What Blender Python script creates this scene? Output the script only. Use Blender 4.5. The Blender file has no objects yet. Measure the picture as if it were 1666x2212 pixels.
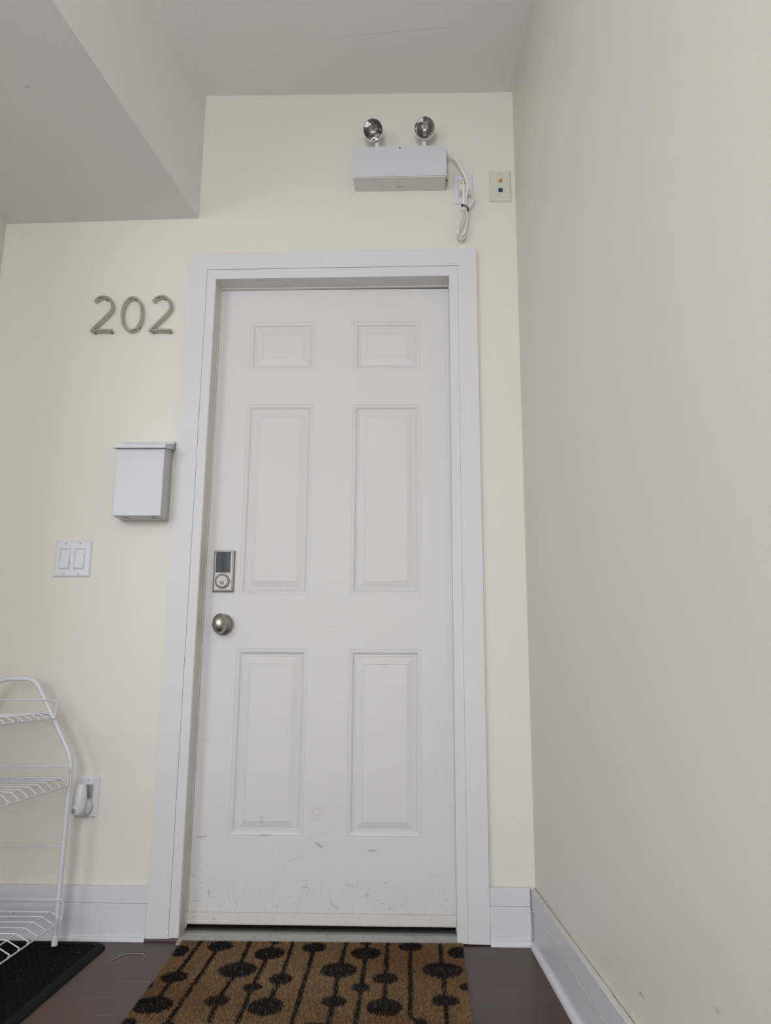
import bpy, bmesh, math, random
import numpy as np
from mathutils import Vector, Matrix

scene = bpy.context.scene
COL = scene.collection
random.seed(4)

# ------------------------------------------------------------------ camera
F_PX, YAW, PITCH, ROLL = 1707.77, -.0251, .2099, -.0057
cam_d = bpy.data.cameras.new('camera')
cam = bpy.data.objects.new('camera', cam_d)
COL.objects.link(cam)
cam_d.sensor_fit = 'HORIZONTAL'
cam_d.sensor_width = 36.0
cam_d.lens = F_PX / 1666 * 36.0
fw = Vector((math.sin(YAW)*math.cos(PITCH), math.cos(YAW)*math.cos(PITCH), math.sin(PITCH)))
rt = Vector((math.cos(YAW), -math.sin(YAW), 0))
dn = fw.cross(rt)
c_, s_ = math.cos(ROLL), math.sin(ROLL)
X = c_*rt + s_*dn
D = -s_*rt + c_*dn
M = Matrix(((X.x, -D.x, -fw.x), (X.y, -D.y, -fw.y), (X.z, -D.z, -fw.z))).to_4x4()
M.translation = (.731, -2.4128, .7171)
cam.matrix_world = M
cam_d.clip_start = .02
scene.camera = cam

# ------------------------------------------------------------------ light
scene.view_settings.view_transform = 'Standard'
scene.view_settings.look = 'None'
scene.view_settings.gamma = 1
scene.view_settings.exposure = -0.04
world = bpy.data.worlds.new('world')
scene.world = world
world.use_nodes = True
world.node_tree.nodes['Background'].inputs[0].default_value = (.80, .88, 1, 1)
world.node_tree.nodes['Background'].inputs[1].default_value = 2.0

def area(name, loc, target, sx, sy, power, color):
    d = bpy.data.lights.new(name, 'AREA')
    d.shape = 'RECTANGLE'; d.size = sx; d.size_y = sy; d.energy = power; d.color = color
    o = bpy.data.objects.new(name, d); COL.objects.link(o)
    o.location = loc
    o.rotation_euler = (Vector(target)-Vector(loc)).to_track_quat('-Z', 'Y').to_euler()
    return o
# daylight entering through the two rear windows and the side window
area('window_daylight', (-1.95, -4.72, 1.80), (-1.95, 0, 1.80), 1.3, 1.5, 42, (.96, .97, 1))
area('window_daylight', (.30, -4.72, 1.45), (.30, 0, 1.35), 1.1, 1.7, 60, (.96, .97, 1))
area('window_daylight', (-3.12, -2.75, 1.55), (0, -2.75, 1.75), 1.3, 1.6, 11, (.96, .97, 1))

# ------------------------------------------------------------------ materials
def new_mat(name, color=(.8, .8, .8), rough=.5, metal=0.0, spec=.5, bump=0, bscale=200, var=0, vscale=6):
    m = bpy.data.materials.new(name); m.use_nodes = True
    nt = m.node_tree; b = nt.nodes['Principled BSDF']
    b.inputs['Base Color'].default_value = (*color, 1)
    b.inputs['Roughness'].default_value = rough
    b.inputs['Metallic'].default_value = metal
    b.inputs['Specular IOR Level'].default_value = spec
    tc = nt.nodes.new('ShaderNodeTexCoord')
    if bump:
        n = nt.nodes.new('ShaderNodeTexNoise'); n.inputs['Scale'].default_value = bscale
        n.inputs['Detail'].default_value = 3
        nt.links.new(tc.outputs['Object'], n.inputs['Vector'])
        bp = nt.nodes.new('ShaderNodeBump'); bp.inputs['Strength'].default_value = bump
        bp.inputs['Distance'].default_value = .002
        nt.links.new(n.outputs['Fac'], bp.inputs['Height'])
        nt.links.new(bp.outputs['Normal'], b.inputs['Normal'])
    if var:
        n = nt.nodes.new('ShaderNodeTexNoise'); n.inputs['Scale'].default_value = vscale
        n.inputs['Detail'].default_value = 4
        nt.links.new(tc.outputs['Object'], n.inputs['Vector'])
        mx = nt.nodes.new('ShaderNodeMix'); mx.data_type = 'RGBA'
        mx.inputs[6].default_value = (*[c*(1-var) for c in color], 1)
        mx.inputs[7].default_value = (*[min(1, c*(1+var)) for c in color], 1)
        nt.links.new(n.outputs['Fac'], mx.inputs[0])
        nt.links.new(mx.outputs[2], b.inputs['Base Color'])
    return m

def add_marks(m, marks, color, fuzz=None, axis='Y', plane=0.0):
    """dirt and scratches with a shape of their own: each is a thin soft ellipse in the surface plane.
    marks: (a, b, length, width, angle, strength), a,b = the two in-plane coordinates"""
    nt = m.node_tree; b = nt.nodes['Principled BSDF']
    tc = nt.nodes.new('ShaderNodeTexCoord')
    nz = nt.nodes.new('ShaderNodeTexNoise'); nz.inputs['Scale'].default_value = 260; nz.inputs['Detail'].default_value = 3
    nt.links.new(tc.outputs['Object'], nz.inputs['Vector'])
    nr = nt.nodes.new('ShaderNodeMapRange'); nr.inputs[1].default_value = .38; nr.inputs[2].default_value = .6
    nt.links.new(nz.outputs['Fac'], nr.inputs[0])
    # wobble of the coordinates so that no mark is a clean ellipse
    wz = nt.nodes.new('ShaderNodeTexNoise'); wz.inputs['Scale'].default_value = 45
    nt.links.new(tc.outputs['Object'], wz.inputs['Vector'])
    ws = nt.nodes.new('ShaderNodeVectorMath'); ws.operation = 'MULTIPLY_ADD'
    ws.inputs[1].default_value = (.008, .008, .008)
    nt.links.new(wz.outputs['Color'], ws.inputs[0])
    wo = nt.nodes.new('ShaderNodeVectorMath'); wo.operation = 'ADD'; wo.inputs[1].default_value = (-.004, -.004, -.004)
    nt.links.new(tc.outputs['Object'], wo.inputs[0])
    nt.links.new(wo.outputs[0], ws.inputs[2])
    last = None
    for (a, c, ln, wd, ang, st) in marks:
        mp = nt.nodes.new('ShaderNodeMapping'); mp.vector_type = 'TEXTURE'
        if axis == 'Y':
            mp.inputs['Location'].default_value = (a, plane, c)
            mp.inputs['Rotation'].default_value = (0, -math.radians(ang), 0)
            mp.inputs['Scale'].default_value = (ln/2, 1, wd/2)
        elif axis == 'Z':
            mp.inputs['Location'].default_value = (a, c, plane)
            mp.inputs['Rotation'].default_value = (0, 0, math.radians(ang))
            mp.inputs['Scale'].default_value = (ln/2, wd/2, 1)
        else:
            mp.inputs['Location'].default_value = (plane, a, c)
            mp.inputs['Rotation'].default_value = (math.radians(ang), 0, 0)
            mp.inputs['Scale'].default_value = (1, ln/2, wd/2)
        nt.links.new(ws.outputs[0], mp.inputs['Vector'])
        l = nt.nodes.new('ShaderNodeVectorMath'); l.operation = 'LENGTH'
        nt.links.new(mp.outputs[0], l.inputs[0])
        r = nt.nodes.new('ShaderNodeMapRange'); r.interpolation_type = 'SMOOTHSTEP'
        r.inputs[1].default_value = .3; r.inputs[2].default_value = 1.0
        r.inputs[3].default_value = st; r.inputs[4].default_value = 0
        nt.links.new(l.outputs['Value'], r.inputs[0])
        if last is None: last = r.outputs[0]
        else:
            mxn = nt.nodes.new('ShaderNodeMath'); mxn.operation = 'MAXIMUM'
            nt.links.new(last, mxn.inputs[0]); nt.links.new(r.outputs[0], mxn.inputs[1]); last = mxn.outputs[0]
    mu = nt.nodes.new('ShaderNodeMath'); mu.operation = 'MULTIPLY'
    nt.links.new(last, mu.inputs[0]); nt.links.new(nr.outputs[0], mu.inputs[1])
    mix_over(m, mu.outputs[0], color)

def mix_over(m, fac, color):
    nt = m.node_tree; b = nt.nodes['Principled BSDF']
    mx = nt.nodes.new('ShaderNodeMix'); mx.data_type = 'RGBA'
    inp = b.inputs['Base Color']
    if inp.links: nt.links.new(inp.links[0].from_socket, mx.inputs[6])
    else: mx.inputs[6].default_value = inp.default_value
    mx.inputs[7].default_value = (*color, 1)
    nt.links.new(fac, mx.inputs[0]); nt.links.new(mx.outputs[2], inp)

def add_specks(m, color, scale=60, lo=.72, hi=.76, zlo=None, zhi=None, stretch=(1, 1, 1), amount=1.0, detail=2):
    """noise-shaped dirt, optionally kept to a height band of the thing"""
    nt = m.node_tree
    tc = nt.nodes.new('ShaderNodeTexCoord')
    mp = nt.nodes.new('ShaderNodeMapping'); mp.inputs['Scale'].default_value = stretch
    nt.links.new(tc.outputs['Object'], mp.inputs['Vector'])
    n = nt.nodes.new('ShaderNodeTexNoise'); n.inputs['Scale'].default_value = scale; n.inputs['Detail'].default_value = detail
    nt.links.new(mp.outputs[0], n.inputs['Vector'])
    r = nt.nodes.new('ShaderNodeMapRange'); r.inputs[1].default_value = lo; r.inputs[2].default_value = hi
    r.inputs[4].default_value = amount
    nt.links.new(n.outputs['Fac'], r.inputs[0])
    out = r.outputs[0]
    if zlo is not None:
        sp = nt.nodes.new('ShaderNodeSeparateXYZ'); nt.links.new(tc.outputs['Object'], sp.inputs[0])
        r2 = nt.nodes.new('ShaderNodeMapRange'); r2.inputs[1].default_value = zlo; r2.inputs[2].default_value = zhi
        r2.inputs[3].default_value = 1; r2.inputs[4].default_value = 0
        nt.links.new(sp.outputs['Z'], r2.inputs[0])
        mu = nt.nodes.new('ShaderNodeMath'); mu.operation = 'MULTIPLY'
        nt.links.new(out, mu.inputs[0]); nt.links.new(r2.outputs[0], mu.inputs[1]); out = mu.outputs[0]
    mix_over(m, out, color)

CREAM = (.735, .709, .640)
M_wall = new_mat('cream_wall_paint', CREAM, .42, spec=.35, bump=.12, bscale=160, var=.012, vscale=3)
M_wall_r = new_mat('cream_wall_paint_right', (.735, .709, .640), .42, spec=.35, bump=.12, bscale=160, var=.012, vscale=2)
add_marks(M_wall_r, [(-.945, .2055, .055, .0075, -3, .95), (-1.268, .301, .045, .010, -5, .4)], (.22, .20, .18), axis='X', plane=1.126)
M_ceil = new_mat('white_ceiling_paint', (.85, .84, .81), .75, spec=.2, bump=.1, bscale=120, var=.01)
add_marks(M_ceil, [(.70, -.270, .80, .005, -5, .35), (1.09, -.315, .012, .004, 80, .8)], (.40, .38, .36), axis='Z', plane=2.736)
M_soff = new_mat('white_soffit_paint', (.80, .795, .765), .75, spec=.2, bump=.1, bscale=120, var=.012)
add_marks(M_soff, [(-.269, -.6215, .02, .004, 5, .9), (-.250, -.645, .009, .003, 0, .8)], (.25, .24, .22), axis='Z', plane=2.25)
M_trim = new_mat('white_trim_paint', (.68, .675, .69), .45, spec=.4, bump=.04, bscale=60, var=.01, vscale=8)
add_specks(M_trim, (.30, .27, .22), 110, .70, .76, .0, .12, (1, 1, .5), .6)
M_jamb = new_mat('white_jamb_paint', (.70, .675, .635), .42, spec=.4, bump=.04, bscale=60)
add_specks(M_jamb, (.45, .38, .30), 35, .62, .72, .0, .5, (1, 1, .4), .5)
M_base = new_mat('white_baseboard_paint', (.655, .655, .69), .4, spec=.45, bump=.08, bscale=50, var=.01, vscale=10)
add_specks(M_base, (.36, .32, .26), 120, .70, .76, .0, .17, (1, 1, 1), .6)
M_caulk = new_mat('aged_caulk', (.57, .55, .48), .6, bump=.5, bscale=90, var=.1, vscale=60)
M_door = new_mat('white_door_paint', (.680, .676, .678), .45, spec=.35, bump=.03, bscale=40, var=.008, vscale=5)
# fine vertical and scattered kick marks low on the door
add_specks(M_door, (.42, .40, .37), 170, .63, .72, .03, .24, (.5, 1, 1.2), .85, 3)
add_specks(M_door, (.36, .33, .30), 120, .67, .74, .03, .18, (3, 1, .10), .7, 1)
add_specks(M_door, (.40, .35, .30), 200, .68, .75, .03, .30, (1, 1, .5), .8, 2)
DM = [ # x, z, length, width, angle, strength
 (.4797, .2431, .030, .016, -25, .9), (.6352, .2281, .034, .010, 0, .75), (.131, .262, .052, .008, 3, .6),
 (.139, .309, .016, .006, -5, .4), (.1180, .538, .055, .0022, 16, .55), (.472, .330, .075, .075, 40, .16),
 (.3059, .3186, .045, .008, 0, .5), (.3059, .309, .016, .018, 0, .35), (.320, .268, .050, .009, 0, .55),
 (.405, .202, .10, .003, 28, .4), (.300, .145, .085, .002, 0, .35), (.440, .145, .10, .0022, 1, .45),
 (.1180, .152, .06, .003, -38, .55), (.175, .148, .06, .002, 2, .35), (.620, .107, .016, .020, -60, .5),
 (.676, .140, .014, .0028, 90, .8), (.635, .098, .03, .003, 10, .45), (.520, .088, .026, .004, -72, .7),
 (.127, .086, .04, .004, 5, .65), (.160, .110, .028, .016, -60, .4), (.440, .128, .030, .010, 20, .5),
 (.45, .115, .030, .004, 65, .6), (.495, .278, .05, .003, 5, .35), (.335, .226, .09, .002, -8, .35),
 (.508, .30, .018, .003, 80, .35), (.455, .262, .03, .003, 20, .4), (.690, .072, .03, .006, 12, .4),
 (.8335, .5946, .09, .0016, -75, .4), (.50, .880, .055, .0018, -4, .35), (.470, .868, .012, .002, 30, .5),
 (.512, .775, .014, .002, 3, .6), (.665, .765, .05, .003, 0, .4), (.6845, .768, .008, .004, 0, .6),
 (.166, .838, .010, .003, 25, .5), (.415, 1.69, .10, .0014, 12, .3), (.385, .795, .03, .003, 5, .3),
 (.825, .45, .05, .002, -60, .35), (.25, .985, .028, .004, 0, .4), (.43, .34, .02, .002, 80, .5),
 (.22, .30, .008, .006, 0, .5), (.2, .235, .006, .006, 0, .6), (.53, .075, .03, .012, -30, .35),
 (.57, .135, .05, .012, -12, .3), (.36, .075, .012, .012, 0, .4), (.79, .06, .10, .002, 92, .3), (.74, .08, .08, .002, 90, .3)]
add_marks(M_door, DM, (.17, .15, .13), axis='Y', plane=.06)
M_sweep = new_mat('white_door_sweep', (.66, .65, .63), .45, bump=.1, bscale=60)
add_specks(M_sweep, (.36, .30, .24), 90, .62, .74, None, None, (.6, 1, 1), .5)
M_plate = new_mat('white_plastic_plate', (.70, .71, .76), .3, spec=.5)
M_almond = new_mat('almond_plastic_plate', (.66, .615, .545), .32, spec=.5)
M_ivory = new_mat('ivory_plastic', (.77, .74, .66), .35, spec=.5)
M_cord = new_mat('white_cord_rubber', (.76, .74, .69), .42, spec=.45)
M_metalw = new_mat('white_painted_metal', (.61, .62, .65), .35, spec=.5, bump=.03, bscale=80)
M_metalb = new_mat('white_painted_steel_box', (.61, .62, .66), .42, spec=.5, bump=.03, bscale=80)
M_rack = new_mat('white_epoxy_coating', (.68, .69, .75), .28, spec=.5, bump=.03, bscale=150)
M_rackcap = new_mat('white_rubber_foot', (.72, .71, .68), .6)
M_dark = new_mat('dark_recess', (.02, .02, .02), .6)
M_slot = new_mat('slot_shadow_gap', (.10, .10, .10), .7)
M_seam = new_mat('painted_seam', (.42, .39, .34), .7)
M_screw = new_mat('painted_screw', (.62, .62, .62), .35, metal=.4)
M_nickel = new_mat('brushed_satin_nickel', (.42, .395, .36), .32, metal=1, bump=.03, bscale=300)
M_nickel2 = new_mat('polished_nickel_face', (.33, .315, .30), .52, metal=1)
M_bronze = new_mat('brushed_number_metal', (.53, .49, .45), .34, metal=1, bump=.06, bscale=400)
M_stand = new_mat('dark_standoff_metal', (.16, .12, .11), .5, metal=.6)
M_screen = new_mat('dark_lock_touchscreen', (.028, .034, .044), .30, spec=.22)
M_chrome = new_mat('lamp_reflector_chrome', (.50, .47, .47), .10, metal=1)
M_lens = new_mat('ribbed_lamp_glass', (.96, .96, .96), .04)
M_lens.node_tree.nodes['Principled BSDF'].inputs['Transmission Weight'].default_value = 1
M_lens.node_tree.nodes['Principled BSDF'].inputs['IOR'].default_value = 1.45
M_bulb = new_mat('bulb_glass', (.5, .5, .52), .15, metal=.5)
M_headw = new_mat('white_lamp_housing', (.76, .76, .74), .38)
M_red = new_mat('red_indicator', (.35, .03, .02), .25)
M_gold = new_mat('gold_coax_metal', (.75, .50, .20), .28, metal=1)
M_blue = new_mat('blue_network_jack', (.03, .14, .34), .35)
M_black = new_mat('black_cable_tie', (.015, .015, .015), .4)
M_alu = new_mat('worn_aluminium', (.27, .268, .258), .5, metal=.3, bump=.1, bscale=90, var=.08, vscale=20)
add_specks(M_alu, (.16, .15, .13), 60, .64, .70, None, None, (1, 1, 1), .6)
M_coir = new_mat('tan_coir_backing', (.16, .098, .052), .95, spec=.1)
M_glassgrey = new_mat('smoky_clear_plastic', (.50, .51, .54), .15, spec=.6)
M_sensor = new_mat('night_light_sensor_eye', (.35, .35, .36), .12, spec=.7)
M_grey = new_mat('grey_receptacle', (.36, .355, .34), .5)

# floor wood: planks run along x, laid out in world metres
M_floor = bpy.data.materials.new('dark_brown_hardwood'); M_floor.use_nodes = True
nt = M_floor.node_tree; b = nt.nodes['Principled BSDF']
tc = nt.nodes.new('ShaderNodeTexCoord')
mp = nt.nodes.new('ShaderNodeMapping'); mp.inputs['Location'].default_value = (.66, .0105, 0)
nt.links.new(tc.outputs['Object'], mp.inputs['Vector'])
br = nt.nodes.new('ShaderNodeTexBrick')
br.inputs['Scale'].default_value = 1; br.inputs['Brick Width'].default_value = 1.24; br.inputs['Row Height'].default_value = .1015
br.inputs['Mortar Size'].default_value = .0009; br.inputs['Mortar Smooth'].default_value = .1; br.inputs['Bias'].default_value = 0
br.inputs['Color1'].default_value = (.064, .035, .027, 1); br.inputs['Color2'].default_value = (.082, .041, .029, 1)
br.inputs['Mortar'].default_value = (.028, .017, .013, 1)
br.offset = .37; br.offset_frequency = 2
nt.links.new(mp.outputs[0], br.inputs['Vector'])
g = nt.nodes.new('ShaderNodeMapping'); g.inputs['Scale'].default_value = (2.5, 60, 1)
nt.links.new(tc.outputs['Object'], g.inputs['Vector'])
gn = nt.nodes.new('ShaderNodeTexNoise'); gn.inputs['Scale'].default_value = 3; gn.inputs['Detail'].default_value = 6
nt.links.new(g.outputs[0], gn.inputs['Vector'])
gm = nt.nodes.new('ShaderNodeMix'); gm.data_type = 'RGBA'; gm.blend_type = 'MULTIPLY'; gm.inputs[0].default_value = .55
gr = nt.nodes.new('ShaderNodeMapRange'); gr.inputs[1].default_value = .3; gr.inputs[2].default_value = .7
gr.inputs[3].default_value = .55; gr.inputs[4].default_value = 1.3
nt.links.new(gn.outputs['Fac'], gr.inputs[0])
nt.links.new(br.outputs['Color'], gm.inputs[6]); nt.links.new(gr.outputs[0], gm.inputs[7])
nt.links.new(gm.outputs[2], b.inputs['Base Color'])
b.inputs['Roughness'].default_value = .34; b.inputs['Specular IOR Level'].default_value = .32
rr = nt.nodes.new('ShaderNodeMapRange'); rr.inputs[3].default_value = .28; rr.inputs[4].default_value = .5
nt.links.new(gn.outputs['Fac'], rr.inputs[0]); nt.links.new(rr.outputs[0], b.inputs['Roughness'])
bp = nt.nodes.new('ShaderNodeBump'); bp.inputs['Strength'].default_value = .5; bp.inputs['Distance'].default_value = .001
bp.invert = True
nt.links.new(br.outputs['Fac'], bp.inputs['Height']); nt.links.new(bp.outputs[0], b.inputs['Normal'])
add_specks(M_floor, (.35, .33, .30), 55, .77, .80, None, None, (1, 1, 1), .7, 1)
add_specks(M_floor, (.012, .008, .006), 48, .74, .77, None, None, (1, 1, 1), .9, 1)
# pale dust lying in some seams
add_marks(M_floor, [(.09, -.3142, .20, .0035, 0, .9), (.03, -.4155, .12, .003, 0, .6), (.085, -.517, .22, .003, 0, .8),
                    (.12, -.2115, .03, .003, 0, .8), (1.04, -.1330, .06, .003, 0, .5)], (.42, .39, .34), axis='Z', plane=0)

# black entrance mat
M_rubber = new_mat('black_rubber_edge', (.0095, .0105, .012), .85, spec=.15, bump=.2, bscale=200)
M_ribs = new_mat('black_ribbed_carpet', (.006, .006, .0065), .9, spec=.1, bump=.8, bscale=350)
add_specks(M_ribs, (.22, .21, .19), 75, .735, .77, None, None, (1, 1, 1), .9, 2)
add_specks(M_rubber, (.25, .24, .22), 75, .76, .79, None, None, (1, 1, 1), .8, 2)

# ------------------------------------------------------------------ mesh helpers
def fin(name, bm, mats, parent=None, smooth=35, bevel=0):
    me = bpy.data.meshes.new(name)
    bmesh.ops.remove_doubles(bm, verts=bm.verts, dist=1e-6)
    bmesh.ops.recalc_face_normals(bm, faces=bm.faces)
    bm.to_mesh(me); bm.free()
    if not isinstance(mats, (list, tuple)): mats = [mats]
    for m in mats: me.materials.append(m)
    if smooth:
        me.polygons.foreach_set('use_smooth', [True]*len(me.polygons))
        me.set_sharp_from_angle(angle=math.radians(smooth))
    o = bpy.data.objects.new(name, me); COL.objects.link(o)
    if parent is not None:
        o.parent = parent
        o.matrix_parent_inverse = Matrix.Translation(-world_loc(parent))
    if bevel:
        md = o.modifiers.new('bevel', 'BEVEL'); md.width = bevel; md.segments = 2; md.limit_method = 'ANGLE'
        md.angle_limit = math.radians(40)
    return o

def world_loc(o):
    # parts are modelled in world metres; only top-level empties carry a location
    return o.location.copy() if o.parent is None else Vector((0, 0, 0))

def thing(name, loc, label, cat, group=None):
    o = bpy.data.objects.new(name, None); COL.objects.link(o)
    o.location = loc; o.empty_display_size = .05
    o['label'] = label; o['category'] = cat
    if group: o['group'] = group
    return o

def struct(o, label=None):
    o['kind'] = 'structure'
    if label: o['label'] = label
    return o

def box(bm, x0, x1, y0, y1, z0, z1, mi=0):
    v = [bm.verts.new(p) for p in ((x0,y0,z0),(x1,y0,z0),(x1,y1,z0),(x0,y1,z0),(x0,y0,z1),(x1,y0,z1),(x1,y1,z1),(x0,y1,z1))]
    fs = [bm.faces.new([v[i] for i in f]) for f in ((0,1,2,3),(4,5,6,7),(0,1,5,4),(1,2,6,5),(2,3,7,6),(3,0,4,7))]
    for f in fs: f.material_index = mi
    return v

def hexa(bm, pts, mi=0):
    """8 points: bottom 4, top 4"""
    v = [bm.verts.new(p) for p in pts]
    for f in ((0,1,2,3),(4,5,6,7),(0,1,5,4),(1,2,6,5),(2,3,7,6),(3,0,4,7)):
        bm.faces.new([v[i] for i in f]).material_index = mi

def prism_y(bm, poly, y0, y1, mi=0):
    """polygon in x,z extruded along y"""
    a = [bm.verts.new((x, y0, z)) for x, z in poly]; c = [bm.verts.new((x, y1, z)) for x, z in poly]
    n = len(poly)
    fs = [bm.faces.new(a), bm.faces.new(c[::-1])]
    for i in range(n): fs.append(bm.faces.new([a[i], a[(i+1) % n], c[(i+1) % n], c[i]]))
    for f in fs: f.material_index = mi

def frame_of(axis):
    axis = Vector(axis).normalized()
    q = axis.to_track_quat('Z', 'Y')
    return q.to_matrix()

def lathe(bm, origin, axis, prof, seg=32, mi=0, cap=True):
    """prof: (distance along axis, radius)"""
    R = frame_of(axis); o = Vector(origin); rings = []
    for h, r in prof:
        if r < 1e-6:
            rings.append([bm.verts.new(o + R @ Vector((0, 0, h)))])
        else:
            rings.append([bm.verts.new(o + R @ Vector((r*math.cos(t), r*math.sin(t), h))) for t in (2*math.pi*k/seg for k in range(seg))])
    for a, c in zip(rings, rings[1:]):
        if len(a) == 1 and len(c) == 1: continue
        for k in range(seg):
            k2 = (k+1) % seg
            if len(a) == 1: f = bm.faces.new([a[0], c[k], c[k2]])
            elif len(c) == 1: f = bm.faces.new([a[k], a[k2], c[0]])
            else: f = bm.faces.new([a[k], a[k2], c[k2], c[k]])
            f.material_index = mi
    if cap:
        for rg in (rings[0], rings[-1]):
            if len(rg) > 1: bm.faces.new(rg).material_index = mi

def cyl(bm, p0, p1, r0, r1=None, seg=16, mi=0):
    p0, p1 = Vector(p0), Vector(p1)
    lathe(bm, p0, p1-p0, [(0, r0), ((p1-p0).length, r0 if r1 is None else r1)], seg, mi)

def catmull(pts, n=8, closed=False):
    P = [Vector(p) for p in pts]; out = []
    N = len(P); rng = range(N) if closed else range(N-1)
    g = lambda i: P[i % N] if closed else P[max(0, min(N-1, i))]
    for i in rng:
        p0, p1, p2, p3 = g(i-1), g(i), g(i+1), g(i+2)
        for k in range(n):
            t = k/n
            out.append(.5*((2*p1)+(-p0+p2)*t+(2*p0-5*p1+4*p2-p3)*t*t+(-p0+3*p1-3*p2+p3)*t**3))
    if not closed: out.append(P[-1])
    return out

def rounded(pts, r, n=6):
    """polyline with filleted corners"""
    P = [Vector(p) for p in pts]; out = [P[0]]
    rr = r if isinstance(r, (list, tuple)) else [r]*len(P)
    for i in range(1, len(P)-1):
        a, b_, c = P[i-1], P[i], P[i+1]
        d1 = (a-b_); d2 = (c-b_)
        q = min(rr[i], d1.length*.48, d2.length*.48)
        s = b_ + d1.normalized()*q; e = b_ + d2.normalized()*q
        for k in range(n+1):
            t = k/n
            out.append((1-t)**2*s + 2*t*(1-t)*b_ + t*t*e)
    out.append(P[-1]); return out

def sweep(bm, pts, sec, up=None, mi=0, closed=False):
    """sec: list of (u,v) outline; up: fixed normal for v axis (else parallel transport)"""
    P = [Vector(p) for p in pts]; n = len(P); rings = []
    prev = None
    for i in range(n):
        if closed: t = P[(i+1) % n]-P[i-1]
        else: t = P[min(i+1, n-1)]-P[max(i-1, 0)]
        t.normalize()
        if up is not None:
            uv = up(i/(n-1)) if callable(up) else Vector(up)
            side = t.cross(uv)
            if side.length < 1e-4: side = t.orthogonal()
            side.normalize()
            v = side.cross(t).normalized()
        else:
            if prev is None: prev = t.orthogonal().normalized()
            side = (prev - t*prev.dot(t)).normalized(); prev = side
            v = side.cross(t)
        rings.append([bm.verts.new(P[i]+side*a+v*c) for a, c in sec])
    m = len(sec)
    pairs = list(zip(rings, rings[1:]))
    if closed: pairs.append((rings[-1], rings[0]))
    for a, c in pairs:
        for k in range(m):
            bm.faces.new([a[k], a[(k+1) % m], c[(k+1) % m], c[k]]).material_index = mi
    if not closed:
        bm.faces.new(rings[0][::-1]).material_index = mi; bm.faces.new(rings[-1]).material_index = mi

def circ(r, n=10): return [(r*math.cos(2*math.pi*k/n), r*math.sin(2*math.pi*k/n)) for k in range(n)]
def tube(bm, pts, r, n=10, mi=0, closed=False): sweep(bm, pts, circ(r, n), None, mi, closed)

def plate_mesh(bm, cx, cz, w, h, t=.0055, bev=.005, hole=None, y=0.0):
    """wall plate with sloping edges; hole = list of (x0,x1,z0,z1), cut through the face (cells of a grid)"""
    x0, x1, z0, z1 = cx-w/2, cx+w/2, cz-h/2, cz+h/2
    X0, X1, Z0, Z1 = x0+bev, x1-bev, z0+bev, z1-bev
    ho = hole or []
    xs = sorted(set([X0, X1]+[q for h_ in ho for q in h_[:2]])); zs = sorted(set([Z0, Z1]+[q for h_ in ho for q in h_[2:]]))
    for i in range(len(xs)-1):
        for j in range(len(zs)-1):
            mx, mz = (xs[i]+xs[i+1])/2, (zs[j]+zs[j+1])/2
            if any(a < mx < b_ and c < mz < d for a, b_, c, d in ho): continue
            bm.faces.new([bm.verts.new(p) for p in ((xs[i], y-t, zs[j]), (xs[i+1], y-t, zs[j]), (xs[i+1], y-t, zs[j+1]), (xs[i], y-t, zs[j+1]))])
    for a, b_, c, d in ho:
        r0 = [(a, c), (b_, c), (b_, d), (a, d)]
        for k in range(4):
            p, q = r0[k], r0[(k+1) % 4]
            bm.faces.new([bm.verts.new(v) for v in ((p[0], y-t, p[1]), (q[0], y-t, q[1]), (q[0], y, q[1]), (p[0], y, p[1]))])
    ri = [(X0, y-t, Z0), (X1, y-t, Z0), (X1, y-t, Z1), (X0, y-t, Z1)]
    rm = [(x0+.001, y-t*.45, z0+.001), (x1-.001, y-t*.45, z0+.001), (x1-.001, y-t*.45, z1-.001), (x0+.001, y-t*.45, z1-.001)]
    ro = [(x0, y, z0), (x1, y, z0), (x1, y, z1), (x0, y, z1)]
    # outer faces share edges along the subdivided inner rectangle (hidden hairlines are welded by position)
    for A, B in ((ri, rm), (rm, ro)):
        for k in range(4):
            bm.faces.new([bm.verts.new(v) for v in (A[k], A[(k+1) % 4], B[(k+1) % 4], B[k])])

def screw(name, x, y, z, parent, r=.0032, ang=45, mat=None):
    bm = bmesh.new()
    lathe(bm, (x, y, z), (0, -1, 0), [(0, r), (.0008, r), (.0014, r*.7), (.0014, 0)], 16)
    o = fin(name, bm, mat or M_screw, parent)
    bm = bmesh.new()
    a = math.radians(ang); dx, dz = math.cos(a), math.sin(a); w = .0004
    pts = [(x-dx*r*.8-dz*w, z-dz*r*.8+dx*w), (x+dx*r*.8-dz*w, z+dz*r*.8+dx*w), (x+dx*r*.8+dz*w, z+dz*r*.8-dx*w), (x-dx*r*.8+dz*w, z-dz*r*.8-dx*w)]
    prism_y(bm, pts, y-.00155, y-.0008)
    me = bpy.data.meshes.new('slot'); bmesh.ops.recalc_face_normals(bm, faces=bm.faces); bm.to_mesh(me); bm.free()
    me.materials.append(M_slot)
    s = bpy.data.objects.new('screw_slot', me); COL.objects.link(s)
    return o, s

def merge_into(o, s):
    """join mesh s into o without operators"""
    bm = bmesh.new(); bm.from_mesh(o.data)
    nf = len(bm.faces); base = len(o.data.materials)
    bm.from_mesh(s.data)
    bm.faces.ensure_lookup_table()
    for f in bm.faces[nf:]: f.material_index = base
    bm.to_mesh(o.data); bm.free()
    o.data.materials.append(s.data.materials[0])
    bpy.data.objects.remove(s)
def add_screw(x, y, z, parent, **k):
    o, s = screw('screw', x, y, z, parent, **k); merge_into(o, s); return o

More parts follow.
